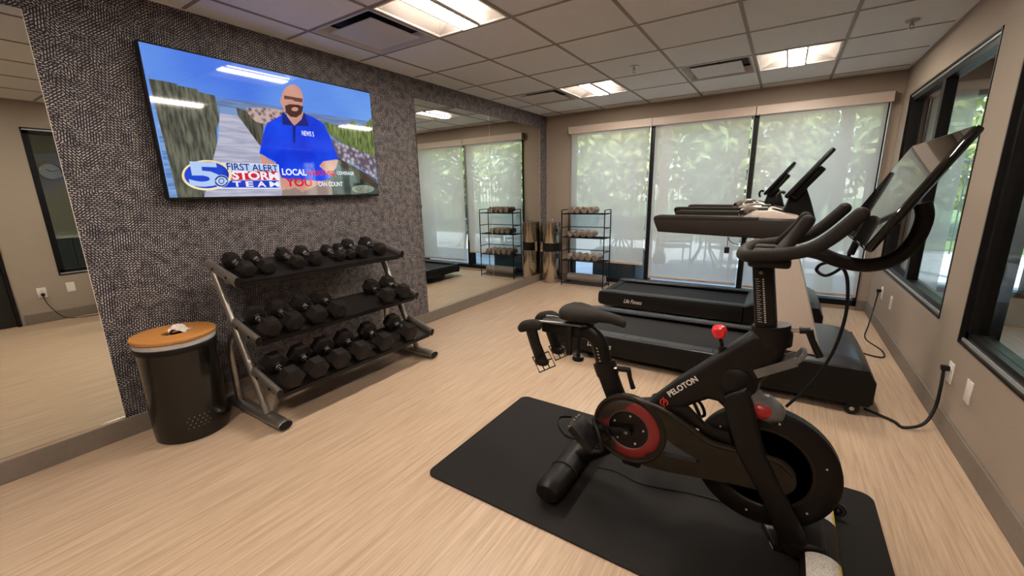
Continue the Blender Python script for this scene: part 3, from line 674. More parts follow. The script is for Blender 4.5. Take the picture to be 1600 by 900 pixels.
# ================================================================== WASTE BIN
bc = (.228, .792); bn = thing('waste_bin', (bc[0], bc[1], 0), 'glossy black round waste bin with cork lid beside the dumbbell rack', 'waste bin')
MB().lathe([(.172, .0), (.178, .004), (.181, .06), (.186, .50), (.188, .535), (.186, .535), (.16, .50), (.16, .02), (0, .02)], (*bc, 0), 48).build('body', M['bin'], bn)
MB().lathe([(.190, .525), (.192, .53), (.192, .552), (.190, .556), (.186, .556)], (*bc, 0), 48, caps=False).build('rim_band', M['black_plastic'], bn)
MB().lathe([(.187, .556), (.1895, .560), (.188, .585), (.184, .588)], (*bc, 0), 48, caps=False).build('liner_fold', M['liner'], bn)
MB().lathe([(.055, .588), (.194, .588), (.196, .592), (.196, .604), (.193, .607), (.062, .607), (.055, .602), (.055, .588)], (*bc, 0), 48).build('lid', M['cork'], bn)
hm = MB().cyl((0, 0, 0), (0, 0, .001), .0028, n=8).mesh('vent_hole', M['silver'])
for i in range(4):
    for j in range(5):
        a = R(-24+j*7.5+(i % 2)*3.7); r = .1822
        o = share(hm, 'vent_hole', bn, (r*math.cos(a), r*math.sin(a), .085+i*.02)); o.rotation_euler = (0, PI/2, a)
tw = MB(); random.seed(3)
pts = smooth_path([(bc[0]-.012, bc[1]-.020, .572), (bc[0]-.012, bc[1]-.018, .604), (bc[0]-.006, bc[1]-.008, .634), (bc[0]+.008, bc[1]+.014, .650), (bc[0]+.022, bc[1]+.036, .640), (bc[0]+.036, bc[1]+.058, .612)], 5)
v = []; f = []
for i, p in enumerate(pts):
    for k in range(7):
        s = (k-3)/3; w = (.020 if p[2] < .612 and i < 9 else min(.044, .020+.006*max(0, i-6)))+.004*math.sin(i*.8)
        v.append((p[0]+.7*s*w+random.uniform(-.004, .004), p[1]-.6*s*w+random.uniform(-.004, .004), p[2]-.02*s*s+random.uniform(-.005, .005)))
v = [(a, b, max(c, .6098) if math.hypot(a-bc[0], b-bc[1]) > .046 else c) for a, b, c in v]      # the loose end lies on the lid
for i in range(len(pts)-1):
    for k in range(6): f.append((i*7+k, i*7+k+1, (i+1)*7+k+1, (i+1)*7+k))
o = tw.add(v, f).build('paper_towel', M['tissue'], None); tag(o, 'crumpled paper towel poking out of the waste bin lid', 'paper towel')
sm = o.modifiers.new('thickness', 'SOLIDIFY'); sm.thickness = .002

# ================================================================== STEEL WIPE CANISTER
cc = (.186, 5.485); cn = thing('wipe_dispenser', (*cc, 0), 'tall brushed steel wipe dispenser bin standing in the corner', 'dispenser')
ra = .137
MB().lathe([(ra, 0), (ra+.001, .004), (ra+.001, .47), (ra, .475), (0, .475)], (*cc, 0), 40).build('lower_body', M['steel'], cn)
MB().lathe([(ra, .60), (ra+.001, .604), (ra+.001, .895), (ra-.004, .90), (.03, .905), (0, .905)], (*cc, 0), 40).lathe([(0, .60), (ra, .60)], (*cc, 0), 40).build('upper_body', M['steel'], cn)
MB().lathe([(ra-.004, .474), (ra-.004, .602)], (*cc, 0), 40, caps=False).build('waste_opening', M['black_plastic'], cn)
for a in (60, 150, 210): 
    x, y = cc[0]+ra*math.cos(R(a)), cc[1]+ra*math.sin(R(a)); MB().box(x-.03, x+.03, y-.002, y+.002, .46, .61, None).build('side_strut', M['steel'], cn, False)
MB().tube(smooth_path([(cc[0]+.01, cc[1], .903), (cc[0]+.02, cc[1]-.01, .93), (cc[0]+.03, cc[1]-.005, .945)], 4), [.012, .010, .010, .011, .012, .010, .009, .008, .006], 8, sq=.4).build('wipe', M['tissue'], cn)

# ================================================================== TOWEL RACK
tx0, tx1, ty0, ty1 = .425, 1.06, 5.345, 5.58; th = 1.085
tr = thing('towel_rack', ((tx0+tx1)/2, (ty0+ty1)/2, 0), 'black wire four-shelf rack holding rolled towels before the window', 'rack')
for x in (tx0, tx1):
    for y in (ty0, ty1): MB().cyl((x, y, 0), (x, y, th if y == ty1 else th-.005), .0075, n=10).build('leg', M['wire'], tr)
SHZ = [1.03, .70, .37, .035]
for z in SHZ:
    s = MB()
    for y in (ty0, ty1): s.cyl((tx0, y, z), (tx1, y, z), .006, n=8)
    for x in (tx0, tx1): s.cyl((x, ty0, z), (x, ty1, z), .006, n=8)
    s.build('shelf_frame', M['wire'], tr)
    for k in range(1, 8):
        y = ty0+(ty1-ty0)*k/8; MB().cyl((tx0, y, z+.004), (tx1, y, z+.004), .0025, n=6).build('shelf_wire', M['wire'], tr)
for z in (th, .835, .505):
    s = MB().cyl((tx0, ty0, z), (tx0, ty1, z), .006, n=8).cyl((tx1, ty0, z), (tx1, ty1, z), .006, n=8)
    if z != th: s.cyl((tx0, ty1, z), (tx1, ty1, z), .006, n=8)
    s.build('guard_rail', M['wire'], tr)
def towel_mesh(r, L):
    mb = MB(); turns = 2.6; n = 40; v = []; f = []
    prof = []
    for i in range(n+1):
        a = turns*2*PI*i/n; rr = .012+(r-.012)*i/n; prof.append((rr*math.cos(a), rr*math.sin(a)))
    for y in (0, L*.02, L*.5, L*.98, L):
        g = 1 if 0 < y < L else .93
        for (a, b) in prof: v.append((a*g, y, b*g))
    m = n+1
    for k in range(4):
        for i in range(n): f.append((k*m+i, k*m+i+1, (k+1)*m+i+1, (k+1)*m+i))
    mb.add(v, f); return mb
tm = towel_mesh(.047, .21).mesh('rolled_towel', M['towel'])
plug = MB().cyl((0, .004, 0), (0, .205, 0), .043, n=20).mesh('towel_core', M['towel'])
rows = [(0, [.555, .655, .752, .855], 'top'), (1, [.545, .645, .742, .842], 'second'), (2, [.522, .622, .722, .822, .924], 'third')]
random.seed(5)
for si, xs_, nm in rows:
    for i, x in enumerate(xs_):
        o = bpy.data.objects.new('rolled_towel', tm); COL.objects.link(o); z = SHZ[si]+.0065+.0445
        o.location = (x, ty0+.015, z+.004); o.rotation_euler = (0, R(random.uniform(0, 360)), R(random.uniform(-1.2, 1.2)))
        tag(o, 'taupe rolled towel, %s from the steel dispenser on the %s shelf' % (ordn[i], nm), 'towel', 'rolled towels on the wire rack')
        c = bpy.data.objects.new('towel_core', plug); COL.objects.link(c); c.parent = o
# rolled exercise mat on the bottom shelf
rm = thing('rolled_mat', (.745, 5.49, .05), 'rolled taupe exercise mat lying on the lowest rack shelf', 'exercise mat')
cz = .035+.0065+.066
pr = [((.010+.056*i/60)*math.cos(i*.42), (.010+.056*i/60)*math.sin(i*.42)) for i in range(61)]
v = []; f = []
for x in (.47, 1.035):
    for a, b in pr: v.append((x, 5.49+a, cz+b))
for i in range(60): f.append((i, i+1, 61+i+1, 61+i))
o = MB().add(v, f).build('mat_roll', M['rollmat'], rm, flip=False); sm = o.modifiers.new('thickness', 'SOLIDIFY'); sm.thickness = .005
MB().cyl((.474, 5.49, cz), (1.031, 5.49, cz), .060, n=28).build('mat_core', M['rollmat'], rm)
MB().lathe([(.035, 1.0315), (.045, 1.0315), (.045, 1.0345), (.035, 1.0345), (.035, 1.0315)], (0, 5.49, cz), 20, 'x').build('end_ring', M['white_print'], rm)

# ================================================================== WALL PLATES, PLUGS AND CORDS
def plate(y, z, label, kind, cat='outlet', h=.115, w=.072):
    t = thing('wall_outlet' if kind != 'blank' else 'wall_plate', (W, y, z), label, cat, 'white plates along the right wall')
    MB().bbox(W-.006, W-.0002, y-w/2, y+w/2, z-h/2, z+h/2, .002, 2).build('cover_plate', M['plate'], t)
    if kind == 'outlet':
        for dz in (-.021, .021):
            o = MB().prism([(y+.017*math.cos(R(a)), z+dz+.0145*math.sin(R(a))) for a in range(0, 360, 20)], 'x', W-.0085, W-.006).build('socket', M['plate'], t)
            MB().box(W-.0088, W-.0085, y-.007, y-.005, z+dz-.004, z+dz+.005).box(W-.0088, W-.0085, y+.005, y+.007, z+dz-.004, z+dz+.005).build('slots', M['plate_dark'], o, False)
    if kind == 'switch': MB().bbox(W-.010, W-.006, y-.016, y+.016, z-.033, z+.033, .0015, 1).build('rocker', M['plate'], t)
    if kind == 'jack':
        MB().bbox(W-.009, W-.006, y-.010, y+.010, z-.012, z+.016, .001, 1).build('jack_insert', M['plate_dark'], t)
    return t
plate(5.03, .345, 'white outlet with black plug near the window corner', 'outlet')
plate(4.613, .347, 'white switch plate low on wall under the far right window', 'switch', 'wall plate')
plate(3.026, .330, 'white outlet with black plug between the two right windows', 'outlet')
plate(2.755, .335, 'blank white cover plate beside the plugged outlet below the window', 'blank', 'wall plate')
plate(.882, .342, 'white outlet near the dark door with thin black cord', 'outlet')
plate(1.117, .361, 'blank white cover plate near the dark door', 'blank', 'wall plate')
def cord(owner, plug, pts, r=.0055):
    x, y, z = plug
    t = owner or thing('extension_cord', plug, 'thin black cord from the outlet near the door along the floor', 'cord')
    MB().bbox(x-.045, x-.009, y-.015, y+.015, z-.014, z+.014, .005, 2).cyl((x-.030, y, z-.012), (x-.030, y, z-.032), .009, .006, 10).build('power_plug', M['black_plastic'], t)
    MB().tube(smooth_path([(x-.030, y, z-.03)]+pts, 7), r, 8).build('power_cable', M['cord'], t)

# ================================================================== TREADMILLS (local coordinates: x 0 rear .. 2.08 front, y 0 = near side .. .82)
def treadmill(loc, label, arm_label=None):
    t = thing('treadmill', loc, label, 'treadmill', 'treadmills side by side')
    X, Y, Z = loc; Tm = Matrix.Translation(loc); TW = .80
    # side covers with rounded rear end
    for s in (0, 1):
        y0, y1 = (0, .035) if s == 0 else (TW-.035, TW)
        poly = [(.02, .075), (.0, .10), (.0, .19), (.012, .212), (.05, .222), (1.50, .222), (1.56, .20), (1.56, .065), (.10, .065)]
        MB().prism(poly, 'y', y0, y1, .006, 2, M=Tm).build('side_cover', M['tread_black'], t)
        r0, r1 = (.0, .108) if s == 0 else (TW-.108, TW)
        rail = MB().prism([(.0, .212), (.03, .226), (.10, .230), (1.47, .230), (1.49, .222), (.02, .205)], 'y', r0, r1, .005, 1, M=Tm).build('foot_rail', M['tread_grey'], t)
        pad = MB().bbox(0, .118, r0+.014, r1-.014, .2300, .2345, .002, 1).mesh('grip_pad', M['tread_grey'], True)
        for k in range(11): share(pad, 'grip_pad', rail, (.10+k*.124, 0, 0))
    MB().bbox(.0, .10, .03, TW-.03, .10, .212, .03, 3, M=Tm).build('rear_roller_cover', M['tread_black'], t)
    MB().box(.06, 1.60, .10, TW-.10, .16, .196, Tm).cyl((.08, .10, .168), (.08, TW-.10, .168), .030, n=20, M=Tm).build('belt', M['tread_belt'], t)
    MB().box(.05, 1.6, .05, TW-.05, .075, .11, Tm).build('deck_frame', M['tread_black'], t, False)
    for y in (.09, TW-.09):
        MB().cyl((.30, y, .012), (.30, y, .085), .012, n=12, M=Tm).lathe([(0, 0), (.028, 0), (.026, .014), (.012, .018), (0, .018)], (X+.30, Y+y, Z), 18).build('levelling_foot', M['black_plastic'], t)
        MB().lathe([(0, -.014), (.034, -.014), (.038, -.009), (.038, .009), (.034, .014), (0, .014)], (X+1.99, Y+y-(.075 if y < .3 else -.075), Z+.038), 22, 'y').build('transport_wheel', M['black_plastic'], t)
        MB().lathe([(0, -.016), (.012, -.016), (.012, .016), (0, .016)], (X+1.99, Y+y-(.075 if y < .3 else -.075), Z+.038), 14, 'y').build('wheel_hub', M['grey_print'], t)
    # motor hood: lofted along y with a domed top
    def sec(h, k): # side profile of the hood (x,z)
        return [(1.46, .222), (1.54, .235+k*.3), (1.62, h-.005), (1.72, h), (1.90, h), (1.98, h-.012), (2.035, h-.045), (2.07, h-.10), (2.08, .22), (2.08, .09), (2.06, .065), (1.46, .065)]
    rings = []
    for y, h, k in ((.0, .292, .0), (.004, .300, .0), (.03, .328, .1), (.08, .344, .1), (TW/2, .352, .1), (TW-.08, .344, .1), (TW-.03, .328, .1), (TW-.004, .300, 0), (TW, .292, 0)):
        rings.append([(X+a, Y+y, Z+b) for a, b in sec(h, k)])
    MB().loft(rings).build('motor_hood', M['tread_hood'], t)
    poly = [(1.47, .066), (1.47, .222), (1.56, .262), (1.63, .288), (2.04, .288), (2.079, .21), (2.079, .09), (2.06, .066)]
    for y0, y1 in ((-.004, .002), (TW-.002, TW+.004)): MB().prism(poly, 'y', y0, y1, .002, 1, M=Tm).build('hood_side', M['tread_black'], t)
    MB().bbox(1.66, 1.79, .20, TW-.20, .350, .3545, .002, 1, M=Tm).build('hood_panel', M['tread_grey'], t)
    # uprights
    for y0, y1 in ((.012, .075), (TW-.075, TW-.012)):
        poly = [(1.605, .33), (1.81, .33), (1.76, .50), (1.63, .93), (1.60, 1.06), (1.43, 1.06), (1.475, .93), (1.57, .46)]
        MB().prism(poly, 'y', y0, y1, .012, 2, M=Tm).build('upright', M['tread_cream'], t)
    # arms: long padded handrails
    for s, (y0, y1) in enumerate(((.0, .085), (TW-.085, TW))):
        poly = [(.80, 1.052), (.775, 1.11), (.765, 1.145), (.775, 1.158), (.80, 1.163), (1.10, 1.160), (1.36, 1.157), (1.48, 1.15), (1.62, 1.15), (1.66, 1.09), (1.60, 1.035), (1.46, 1.028), (1.20, 1.036)]
        a = MB().prism(poly, 'y', y0, y1, .014, 3, M=Tm).build('arm', M['tread_arm'], t)
        lip = [(.775, 1.132), (.768, 1.145), (.775, 1.160), (.80, 1.167), (1.10, 1.164), (1.40, 1.161), (1.40, 1.135)]
        MB().prism(lip, 'y', y0-.002, y1+.002, .008, 2, M=Tm).build('arm_pad', M['tread_arm'], a)
    # console tray
    poly = [(1.28, 1.115), (1.30, 1.150), (1.40, 1.195), (1.47, 1.200), (1.60, 1.165), (1.64, 1.12), (1.60, 1.06), (1.34, 1.06)]
    tray = MB().prism(poly, 'y', .06, TW-.06, .012, 2, M=Tm).build('console_tray', M['tread_cream'], t)
    for y in (.15, TW-.15):
        MB().lathe([(.036, .0), (.046, .004), (.050, .0), (.040, -.004), (.036, -.03), (0, -.03)], (0, 0, 0), 24, caps=False, M=Tm @ Matrix.Translation((1.505, y, 1.195)) @ Matrix.Rotation(R(14), 4, 'Y')).build('cup_holder', M['black_plastic'], tray)
        MB().tube(smooth_path([(1.29, y, 1.15), (1.30, y, 1.195), (1.35, y, 1.212), (1.40, y, 1.208)], 4), .014, 10, M=Tm).build('grip_sensor', M['silver'], tray)
        MB().bbox(1.385, 1.44, y-.05, y+.05, 1.198, 1.216, .004, 2, M=Tm @ Matrix.Rotation(0, 4, 'Y')).build('phone_ledge', M['tread_grey'], tray)
    MB().cyl((1.30, .07, 1.185), (1.30, TW-.07, 1.185), .016, n=14, M=Tm).build('crossbar', M['black_plastic'], t)
    # screen on its neck
    MB().prism([(1.50, 1.16), (1.64, 1.13), (1.70, 1.13), (1.66, 1.25), (1.63, 1.33), (1.55, 1.30), (1.53, 1.22)], 'y', .22, TW-.22, .012, 2, M=Tm).build('screen_neck', M['tread_black'], t)
    d = Vector((.195, 0, .262)); ang = math.atan2(d.z, d.x); L = d.length
    Ms = Tm @ Matrix.Translation((1.518, 0, 1.285)) @ Matrix.Rotation(-ang, 4, 'Y')
    sc_ = MB().bbox(-.005, L+.01, .085, TW-.085, -.026, .0, .008, 2, M=Ms).build('screen_housing', M['tread_black'], t)
    MB().box(.012, L-.006, .10, TW-.10, .0, .0012, Ms).build('screen_glass', M['black_gloss'], sc_, False)
    MB().bbox(.02, L*.72, .13, TW-.13, -.064, -.026, .008, 2, M=Ms).build('screen_back_box', M['tread_black'], t)
    MB().tube(smooth_path([(1.495, .10, 1.252), (1.485, .10, 1.285), (1.50, .10, 1.31), (1.52, .10, 1.30)], 4), .009, 8, M=Tm).build('tablet_clip', M['black_plastic'], t)
    # safety key on a cord under the arm
    k = MB().tube(smooth_path([(1.24, .03, 1.03), (1.26, .02, 1.0), (1.31, .03, .985), (1.35, .03, 1.03)], 5), .0025, 6, M=Tm); k.build('safety_cord', M['cord'], t)
    MB().bbox(1.225, 1.255, .018, .034, .925, .965, .004, 2, M=Tm).cyl((1.24, .026, .965), (1.24, .026, 1.03), .002, n=6, M=Tm).build('safety_clip', M['black_plastic'], t)
    # lettering on the side cover and on the deck
    tx = MB(); put_text(tx, 'Life Fitness', lambda s, q: (X+.30+s*.20, Y-.0008, Z+.118+q*.045), shear=.35, embolden=.008); tx.build('lettering', M['white_print'], t, False, flip=False)
    tx = MB(); put_text(tx, 'Life Fitness', lambda s, q: (X+1.22+s*.26, Y+.135+q*.035, Z+.1965), shear=.35, embolden=.008); tx.build('lettering', M['grey_print'], t, False, flip=False)
    return t
tm_near = treadmill((1.54, 2.945, 0), 'black and cream treadmill standing closest to the exercise bike')
tm_far = treadmill((1.375, 4.365, 0), 'black and cream treadmill standing closest to the back window')
cord(tm_far, (W, 5.03, .366), [(W-.045, 5.0, .20), (W-.09, 4.82, .07), (W-.13, 4.60, .008), (W-.06, 4.30, .007), (W-.09, 4.12, .007), (W-.25, 4.22, .007), (3.50, 4.60, .008)], .0055)
cord(tm_near, (W, 3.026, .352), [(W-.034, 3.0, .24), (W-.045, 2.97, .13), (W-.09, 2.92, .045), (W-.17, 2.90, .010), (3.72, 2.96, .010), (3.60, 3.03, .018)], .008)
cord(None, (W, .882, .322), [(W-.03, .90, .20), (W-.035, .97, .06), (W-.05, 1.05, .006), (W-.14, 1.22, .005), (W-.07, 1.55, .005), (W-.12, 1.75, .005)], .004)


# ================================================================== RUBBER MAT
mc = (2.625, 1.675)
def rrect(x0, x1, y0, y1, r, n=6):
    o = []
    for cx, cyy, a in ((x1-r, y1-r, 0), (x0+r, y1-r, 90), (x0+r, y0+r, 180), (x1-r, y0+r, 270)):
        o += [(cx+r*math.cos(R(a+90*i/n)), cyy+r*math.sin(R(a+90*i/n))) for i in range(n+1)]
    return o
mm = MB().prism(rrect(1.725, 3.525, 1.213, 2.138, .05), 'z', .0005, .009, .002, 1).build('floor_mat', M['mat'], None)
tag(mm, 'black speckled rubber mat spread under the exercise bike', 'mat')
MZ = .009

# ================================================================== EXERCISE BIKE (side view measured at its middle plane y = 1.61)
BY = 1.61
bk = thing('exercise_bike', (2.83, BY, MZ), 'black indoor exercise bike with tilted screen standing on rubber mat', 'exercise bike')
# --- stabilisers
def stab(x, y0, y1, rx, rz, nm):
    zc = MZ+.016+rz
    rings = []
    for y, k in ((y0, .80), (y0+.02, .97), (y0+.06, 1), ((y0+y1)/2, 1.0), (y1-.06, 1), (y1-.02, .97), (y1, .80)):
        rings.append([(x+rx*k*math.cos(R(a)), y, zc+rz*k*math.sin(R(a))) for a in range(0, 360, 18)])
    o = MB().loft(rings).build(nm, M['bike_black'], bk)
    for y in (y0+.05, y1-.05): MB().lathe([(0, MZ+.0003), (.028, MZ+.0003), (.026, MZ+.016), (.012, MZ+.022), (0, MZ+.03)], (x, y, 0), 18).build('levelling_foot', M['black_plastic'], o)
    return o, zc
rs, zr = stab(2.335, 1.325, 1.895, .062, .046, 'rear_stabilizer')
MB().tube([(2.335+.0635*math.cos(R(a)), 1.50, zr+.0475*math.sin(R(a))) for a in range(0, 360, 15)], .004, 6, closed=True).build('stabilizer_band', M['bike_brown'], rs)
fs, zf = stab(3.298, 1.33, 1.90, .060, .045, 'front_stabilizer')
for y0, y1 in ((1.40, 1.515), (1.715, 1.83)):
    rings = [[(3.298+.0612*math.cos(R(a)), y, zf+.0462*math.sin(R(a))) for a in range(40, 141, 10)] for y in (y0, y1)]
    n = len(rings[0]); MB().add(rings[0]+rings[1], [(i, i+1, n+i+1, n+i) for i in range(n-1)]).build('warning_label', M['label'], fs)
    rings = [[(3.298+.0614*math.cos(R(a)), y, zf+.0464*math.sin(R(a))) for a in range(28, 41, 4)] for y in (y0, y1)]
    n = len(rings[0]); MB().add(rings[0]+rings[1], [(i, i+1, n+i+1, n+i) for i in range(n-1)]).build('label_stripe', M['yellow'], fs)
for y in (1.345, 1.885):
    w = MB().lathe([(.012, -.011), (.030, -.011), (.033, -.007), (.033, .007), (.030, .011), (.012, .011), (.012, -.011)], (3.372, y, MZ+.045), 20, 'y').build('transport_wheel', M['black_plastic'], fs)
    MB().lathe([(.021, -.0125), (.025, -.0125), (.025, .0125), (.021, .0125), (.021, -.0125)], (3.372, y, MZ+.045), 20, 'y').build('wheel_ring', M['chrome'], w)
    MB().bbox(3.33, 3.375, y-.006, y+.006, MZ+.035, MZ+.055, .003, 1).build('wheel_arm', M['bike_black'], w)
# --- frame: main beam and head
fr = [(2.56, .40), (2.60, .455), (2.673, .478), (2.779, .600), (2.909, .730), (2.99, .815), (3.018, .845), (3.118, .845), (3.122, .80), (3.105, .73), (3.06, .665), (3.045, .60), (3.04, .52), (2.985, .50), (2.955, .535), (2.93, .556), (2.90, .556), (2.86, .530), (2.80, .480), (2.70, .400), (2.62, .36)]
MB().prism(fr, 'y', BY-.045, BY+.045, .022, 3).build('main_frame', M['bike_black'], bk)
MB().lathe([(.0, 0), (.03, .0), (.055, .012), (.06, .03)], (2.985, BY-.062, .65), 24, 'y').ball((2.985, BY, .645), .075, .062, .085, 20).build('head_boss', M['bike_black'], bk)
for s in (-1, 1):   # fork legs either side of the flywheel
    yc = BY+s*.062
    leg = [(2.95, .60), (3.02, .655), (3.05, .58), (3.092, .44), (3.165, .30), (3.235, .165), (3.275, .085), (3.215, .060), (3.168, .105), (3.10, .245), (3.01, .395), (2.965, .52)]
    MB().prism(leg, 'y', yc-.022, yc+.022, .014, 3).build('fork_leg', M['bike_black'], bk)
MB().bbox(3.19, 3.315, BY-.085, BY+.085, .045, .125, .02, 3).build('fork_foot', M['bike_black'], bk)
# rear lower strut from the crank to the rear stabiliser
MB().tube([(2.60, BY, .30), (2.50, BY, .20), (2.36, BY, .085)], [.040, .038, .036], 14, sq=.8).build('rear_strut', M['bike_black'], bk)
MB().bbox(2.585, 2.665, BY-.06, BY-.005, .175, .225, .010, 2).build('sensor_box', M['black_plastic'], bk)
# --- flywheel
fc = (3.098, .328); fr_ = .236
fwh = MB().lathe([(.15, -.022), (.165, -.026), (fr_-.012, -.026), (fr_, -.018), (fr_, .018), (fr_-.012, .026), (.165, .026), (.15, .022), (.10, .014), (.03, .014)], (fc[0], BY, fc[1]), 56, 'y').lathe([(.15, -.022), (.10, -.014), (.03, -.014)], (fc[0], BY, fc[1]), 56, 'y').build('flywheel', M['bike_black'], bk)
MB().lathe([(.150, -.0225), (.156, -.0275), (.162, -.0265)], (fc[0], BY, fc[1]), 56, 'y', caps=False).build('flywheel_rim', M['bike_brown'], fwh)
MB().lathe([(0, -.05), (.03, -.05), (.034, -.044), (.034, .044), (.03, .05), (0, .05)], (fc[0], BY, fc[1]), 24, 'y').build('flywheel_hub', M['bike_black'], fwh)
for a in (20, 80, 140, 200, 260, 320): MB().ball((fc[0]+.195*math.cos(R(a)), BY-.027, fc[1]+.195*math.sin(R(a))), .004, n=8).build('flywheel_bolt', M['grey_print'], fwh)
# --- belt guard with triangular window
gc = (2.613, .360); gy0, gy1 = BY-.075, BY-.048
out = arc(gc[0], gc[1], .150, 62, 285, 26)
lower = [(2.719, .213), (2.795, .222), (2.935, .246), (3.03, .262), (3.12, .270)] + arc(3.135, .335, .066, -90, 90, 8) + [(3.03, .398), (2.93, .402), (2.905, .408), (2.804, .462), (2.715, .492)]
out = out[::1]+lower
hole = [(2.756, .372), (2.79, .350), (2.89, .312), (2.893, .300), (2.745, .288), (2.742, .30)]
def ring_prism(outer, inner, y0, y1):
    b = bmesh.new(); vs0 = []
    eo = [b.verts.new((p[0], y0, p[1])) for p in outer]; ei = [b.verts.new((p[0], y0, p[1])) for p in inner]
    ed = [b.edges.new((eo[i], eo[(i+1) % len(eo)])) for i in range(len(eo))]+[b.edges.new((ei[i], ei[(i+1) % len(ei)])) for i in range(len(ei))]
    bmesh.ops.triangle_fill(b, edges=ed, use_beauty=True)
    g = bmesh.ops.extrude_face_region(b, geom=list(b.faces))
    for v_ in g['geom']:
        if isinstance(v_, bmesh.types.BMVert): v_.co.y = y1
    bmesh.ops.recalc_face_normals(b, faces=b.faces); return MB().bm(b)
ring_prism(out, hole, gy0, gy1).build('belt_guard', M['bike_brown'], bk)
MB().tube([(p[0], gy0+.002, p[1]) for p in arc(gc[0], gc[1], .145, 0, 360, 40)[:-1]], .009, 8, closed=True).build('guard_rim', M['bike_brown'], bk)
MB().tube(smooth_path([(2.66, gy0+.006, .497), (2.74, gy0+.006, .485), (2.83, gy0+.006, .448), (2.92, gy0+.006, .40), (3.02, gy0+.006, .398), (3.13, gy0+.006, .402), (3.19, gy0+.006, .36)], 4), .010, 8).build('guard_ridge', M['bike_brown'], bk)
MB().prism([(2.70, .47), (2.83, .515), (2.90, .455), (2.98, .450), (3.0, .40), (2.92, .41), (2.80, .46)], 'y', BY-.05, BY-.03, .006, 2).build('inner_guard', M['bike_black'], bk)
rg = MB().lathe([(.083, gy0-.004), (.088, gy0-.008), (.118, gy0-.008), (.128, gy0-.002), (.128, gy0+.002)], (gc[0], 0, gc[1]), 48, 'y', caps=False).build('red_ring', M['worn_red'], bk)
hub = MB().lathe([(0, gy0-.004), (.083, gy0-.004), (.086, gy0-.001)], (gc[0], 0, gc[1]), 40, 'y').build('hub_disc', M['bike_black'], bk)
MB().tube([(gc[0]+.0845*math.cos(R(a)), gy0-.005, gc[1]+.0845*math.sin(R(a))) for a in range(0, 360, 9)], .0012, 6, closed=True).build('hub_edge', M['smoke'], hub)
for k in range(5):
    a = R(72*k+12); MB().lathe([(0, -.003), (.004, -.003), (.0045, 0)], (gc[0]+.064*math.cos(a), gy0-.004, gc[1]+.064*math.sin(a)), 12, 'y').build('hub_bolt', M['grey_print'], hub)
# --- cranks and pedals
def crank(y, ang, s):
    ex, ez = gc[0]+.162*math.cos(R(ang)), gc[1]+.162*math.sin(R(ang))
    MB().lathe([(0, -.010*1), (.020, -.010), (.022, 0), (.022, .010)], (gc[0], y, gc[1]), 20, 'y').tube([(gc[0], y, gc[1]), (ex, y-s*-.004, ez)], [.017, .014], 12, sq=.6).build('crank_arm', M['bike_black'], bk)
    MB().lathe([(0, -.012), (.007, -.012), (.007, 0)], (gc[0], y+.0 if s < 0 else y, gc[1]), 12, 'y').build('crank_bolt', M['smoke'], bk)
    py = y+s*.06; tl = Matrix.Translation((ex, py, ez)) @ Matrix.Rotation(R(40), 4, 'Y') @ Matrix.Scale(1.22, 4)
    p = MB().bbox(-.052, .052, -.045, .045, -.015, .015, .006, 2, M=tl).build('pedal', M['black_plastic'], bk)
    MB().cyl((ex, y, ez), (ex, py, ez), .009, n=12).build('pedal_axle', M['chrome'], p)
    for sx in (-1, 1):
        MB().tube([(sx*(.054+.004*math.cos(i*PI)), -.045+i*.009, .0+.006*(i % 2)) for i in range(11)], .005, 6, M=tl).build('pedal_teeth', M['chrome'] if sx < 0 else M['black_plastic'], p)
    MB().tube(smooth_path([(.05, -.04, .0), (.07, -.038, .035), (.03, -.03, .062), (-.02, 0, .07), (.03, .03, .062), (.07, .038, .035), (.05, .04, .0)], 4, False), .006, 8, M=tl).build('toe_cage', M['black_plastic'], p)
    MB().tube(smooth_path([(-.01, -.046, -.005), (-.04, -.05, -.03), (-.085, -.03, -.04), (-.095, .0, -.035), (-.07, .02, -.012)], 4), .007, 8, sq=.4, M=tl).build('strap', M['black_plastic'], p)
crank(gy0-.022, 190, -1)
crank(BY+.085, 10, 1)
# --- seat post
MB().tube([(2.575, BY, .36), (2.515, BY, .49), (2.475, BY, .585)], [.046, .046, .047], 18, sq=.62, ref=(1, 0, 0)).build('seat_tube', M['bike_black'], bk)
MB().tube([(2.490, BY, .548), (2.478, BY, .582), (2.469, BY, .604)], [.050, .052, .050], 18, sq=.66, ref=(1, 0, 0)).build('seat_collar', M['bike_black'], bk)
MB().tube(smooth_path([(2.474, BY, .59), (2.458, BY, .645), (2.443, BY, .690), (2.405, BY, .727), (2.34, BY, .735)], 5), .037, 18, sq=.68, ref=(1, 0, 0)).build('seat_post', M['bike_black'], bk)
mk = MB()
for i in range(5): mk.box(2.462-.006*i*.6, 2.468-.006*i*.6, BY-.0385, BY-.036, .618+i*.014, .623+i*.014)
mk.build('seat_scale', M['grey_print'], bk, False)
MB().bbox(2.17, 2.375, BY-.03, BY+.03, .70, .765, .012, 3).build('seat_slider', M['bike_black'], bk)
sk = MB().cyl((2.352, BY-.01, .70), (2.352, BY-.01, .612), .009, n=12).lathe([(0, .592), (.024, .592), (.027, .598), (.024, .612), (0, .614)], (2.352, BY-.01, 0), 20).build('slider_knob', M['black_plastic'], bk)
MB().bbox(2.305, 2.335, BY-.05, BY-.03, .62, .76, .007, 2).build('slider_clamp', M['black_plastic'], bk)
lv = MB().cyl((2.535, BY-.01, .592), (2.588, BY-.01, .597), .012, n=12).tube([(2.583, BY-.01, .597), (2.592, BY-.012, .56), (2.607, BY-.012, .517)], [.011, .009, .011], 10).build('seat_lever', M['black_plastic'], bk)
MB().cyl((2.515, BY-.01, .590), (2.537, BY-.01, .592), .007, n=10).build('lever_bolt', M['chrome'], lv)
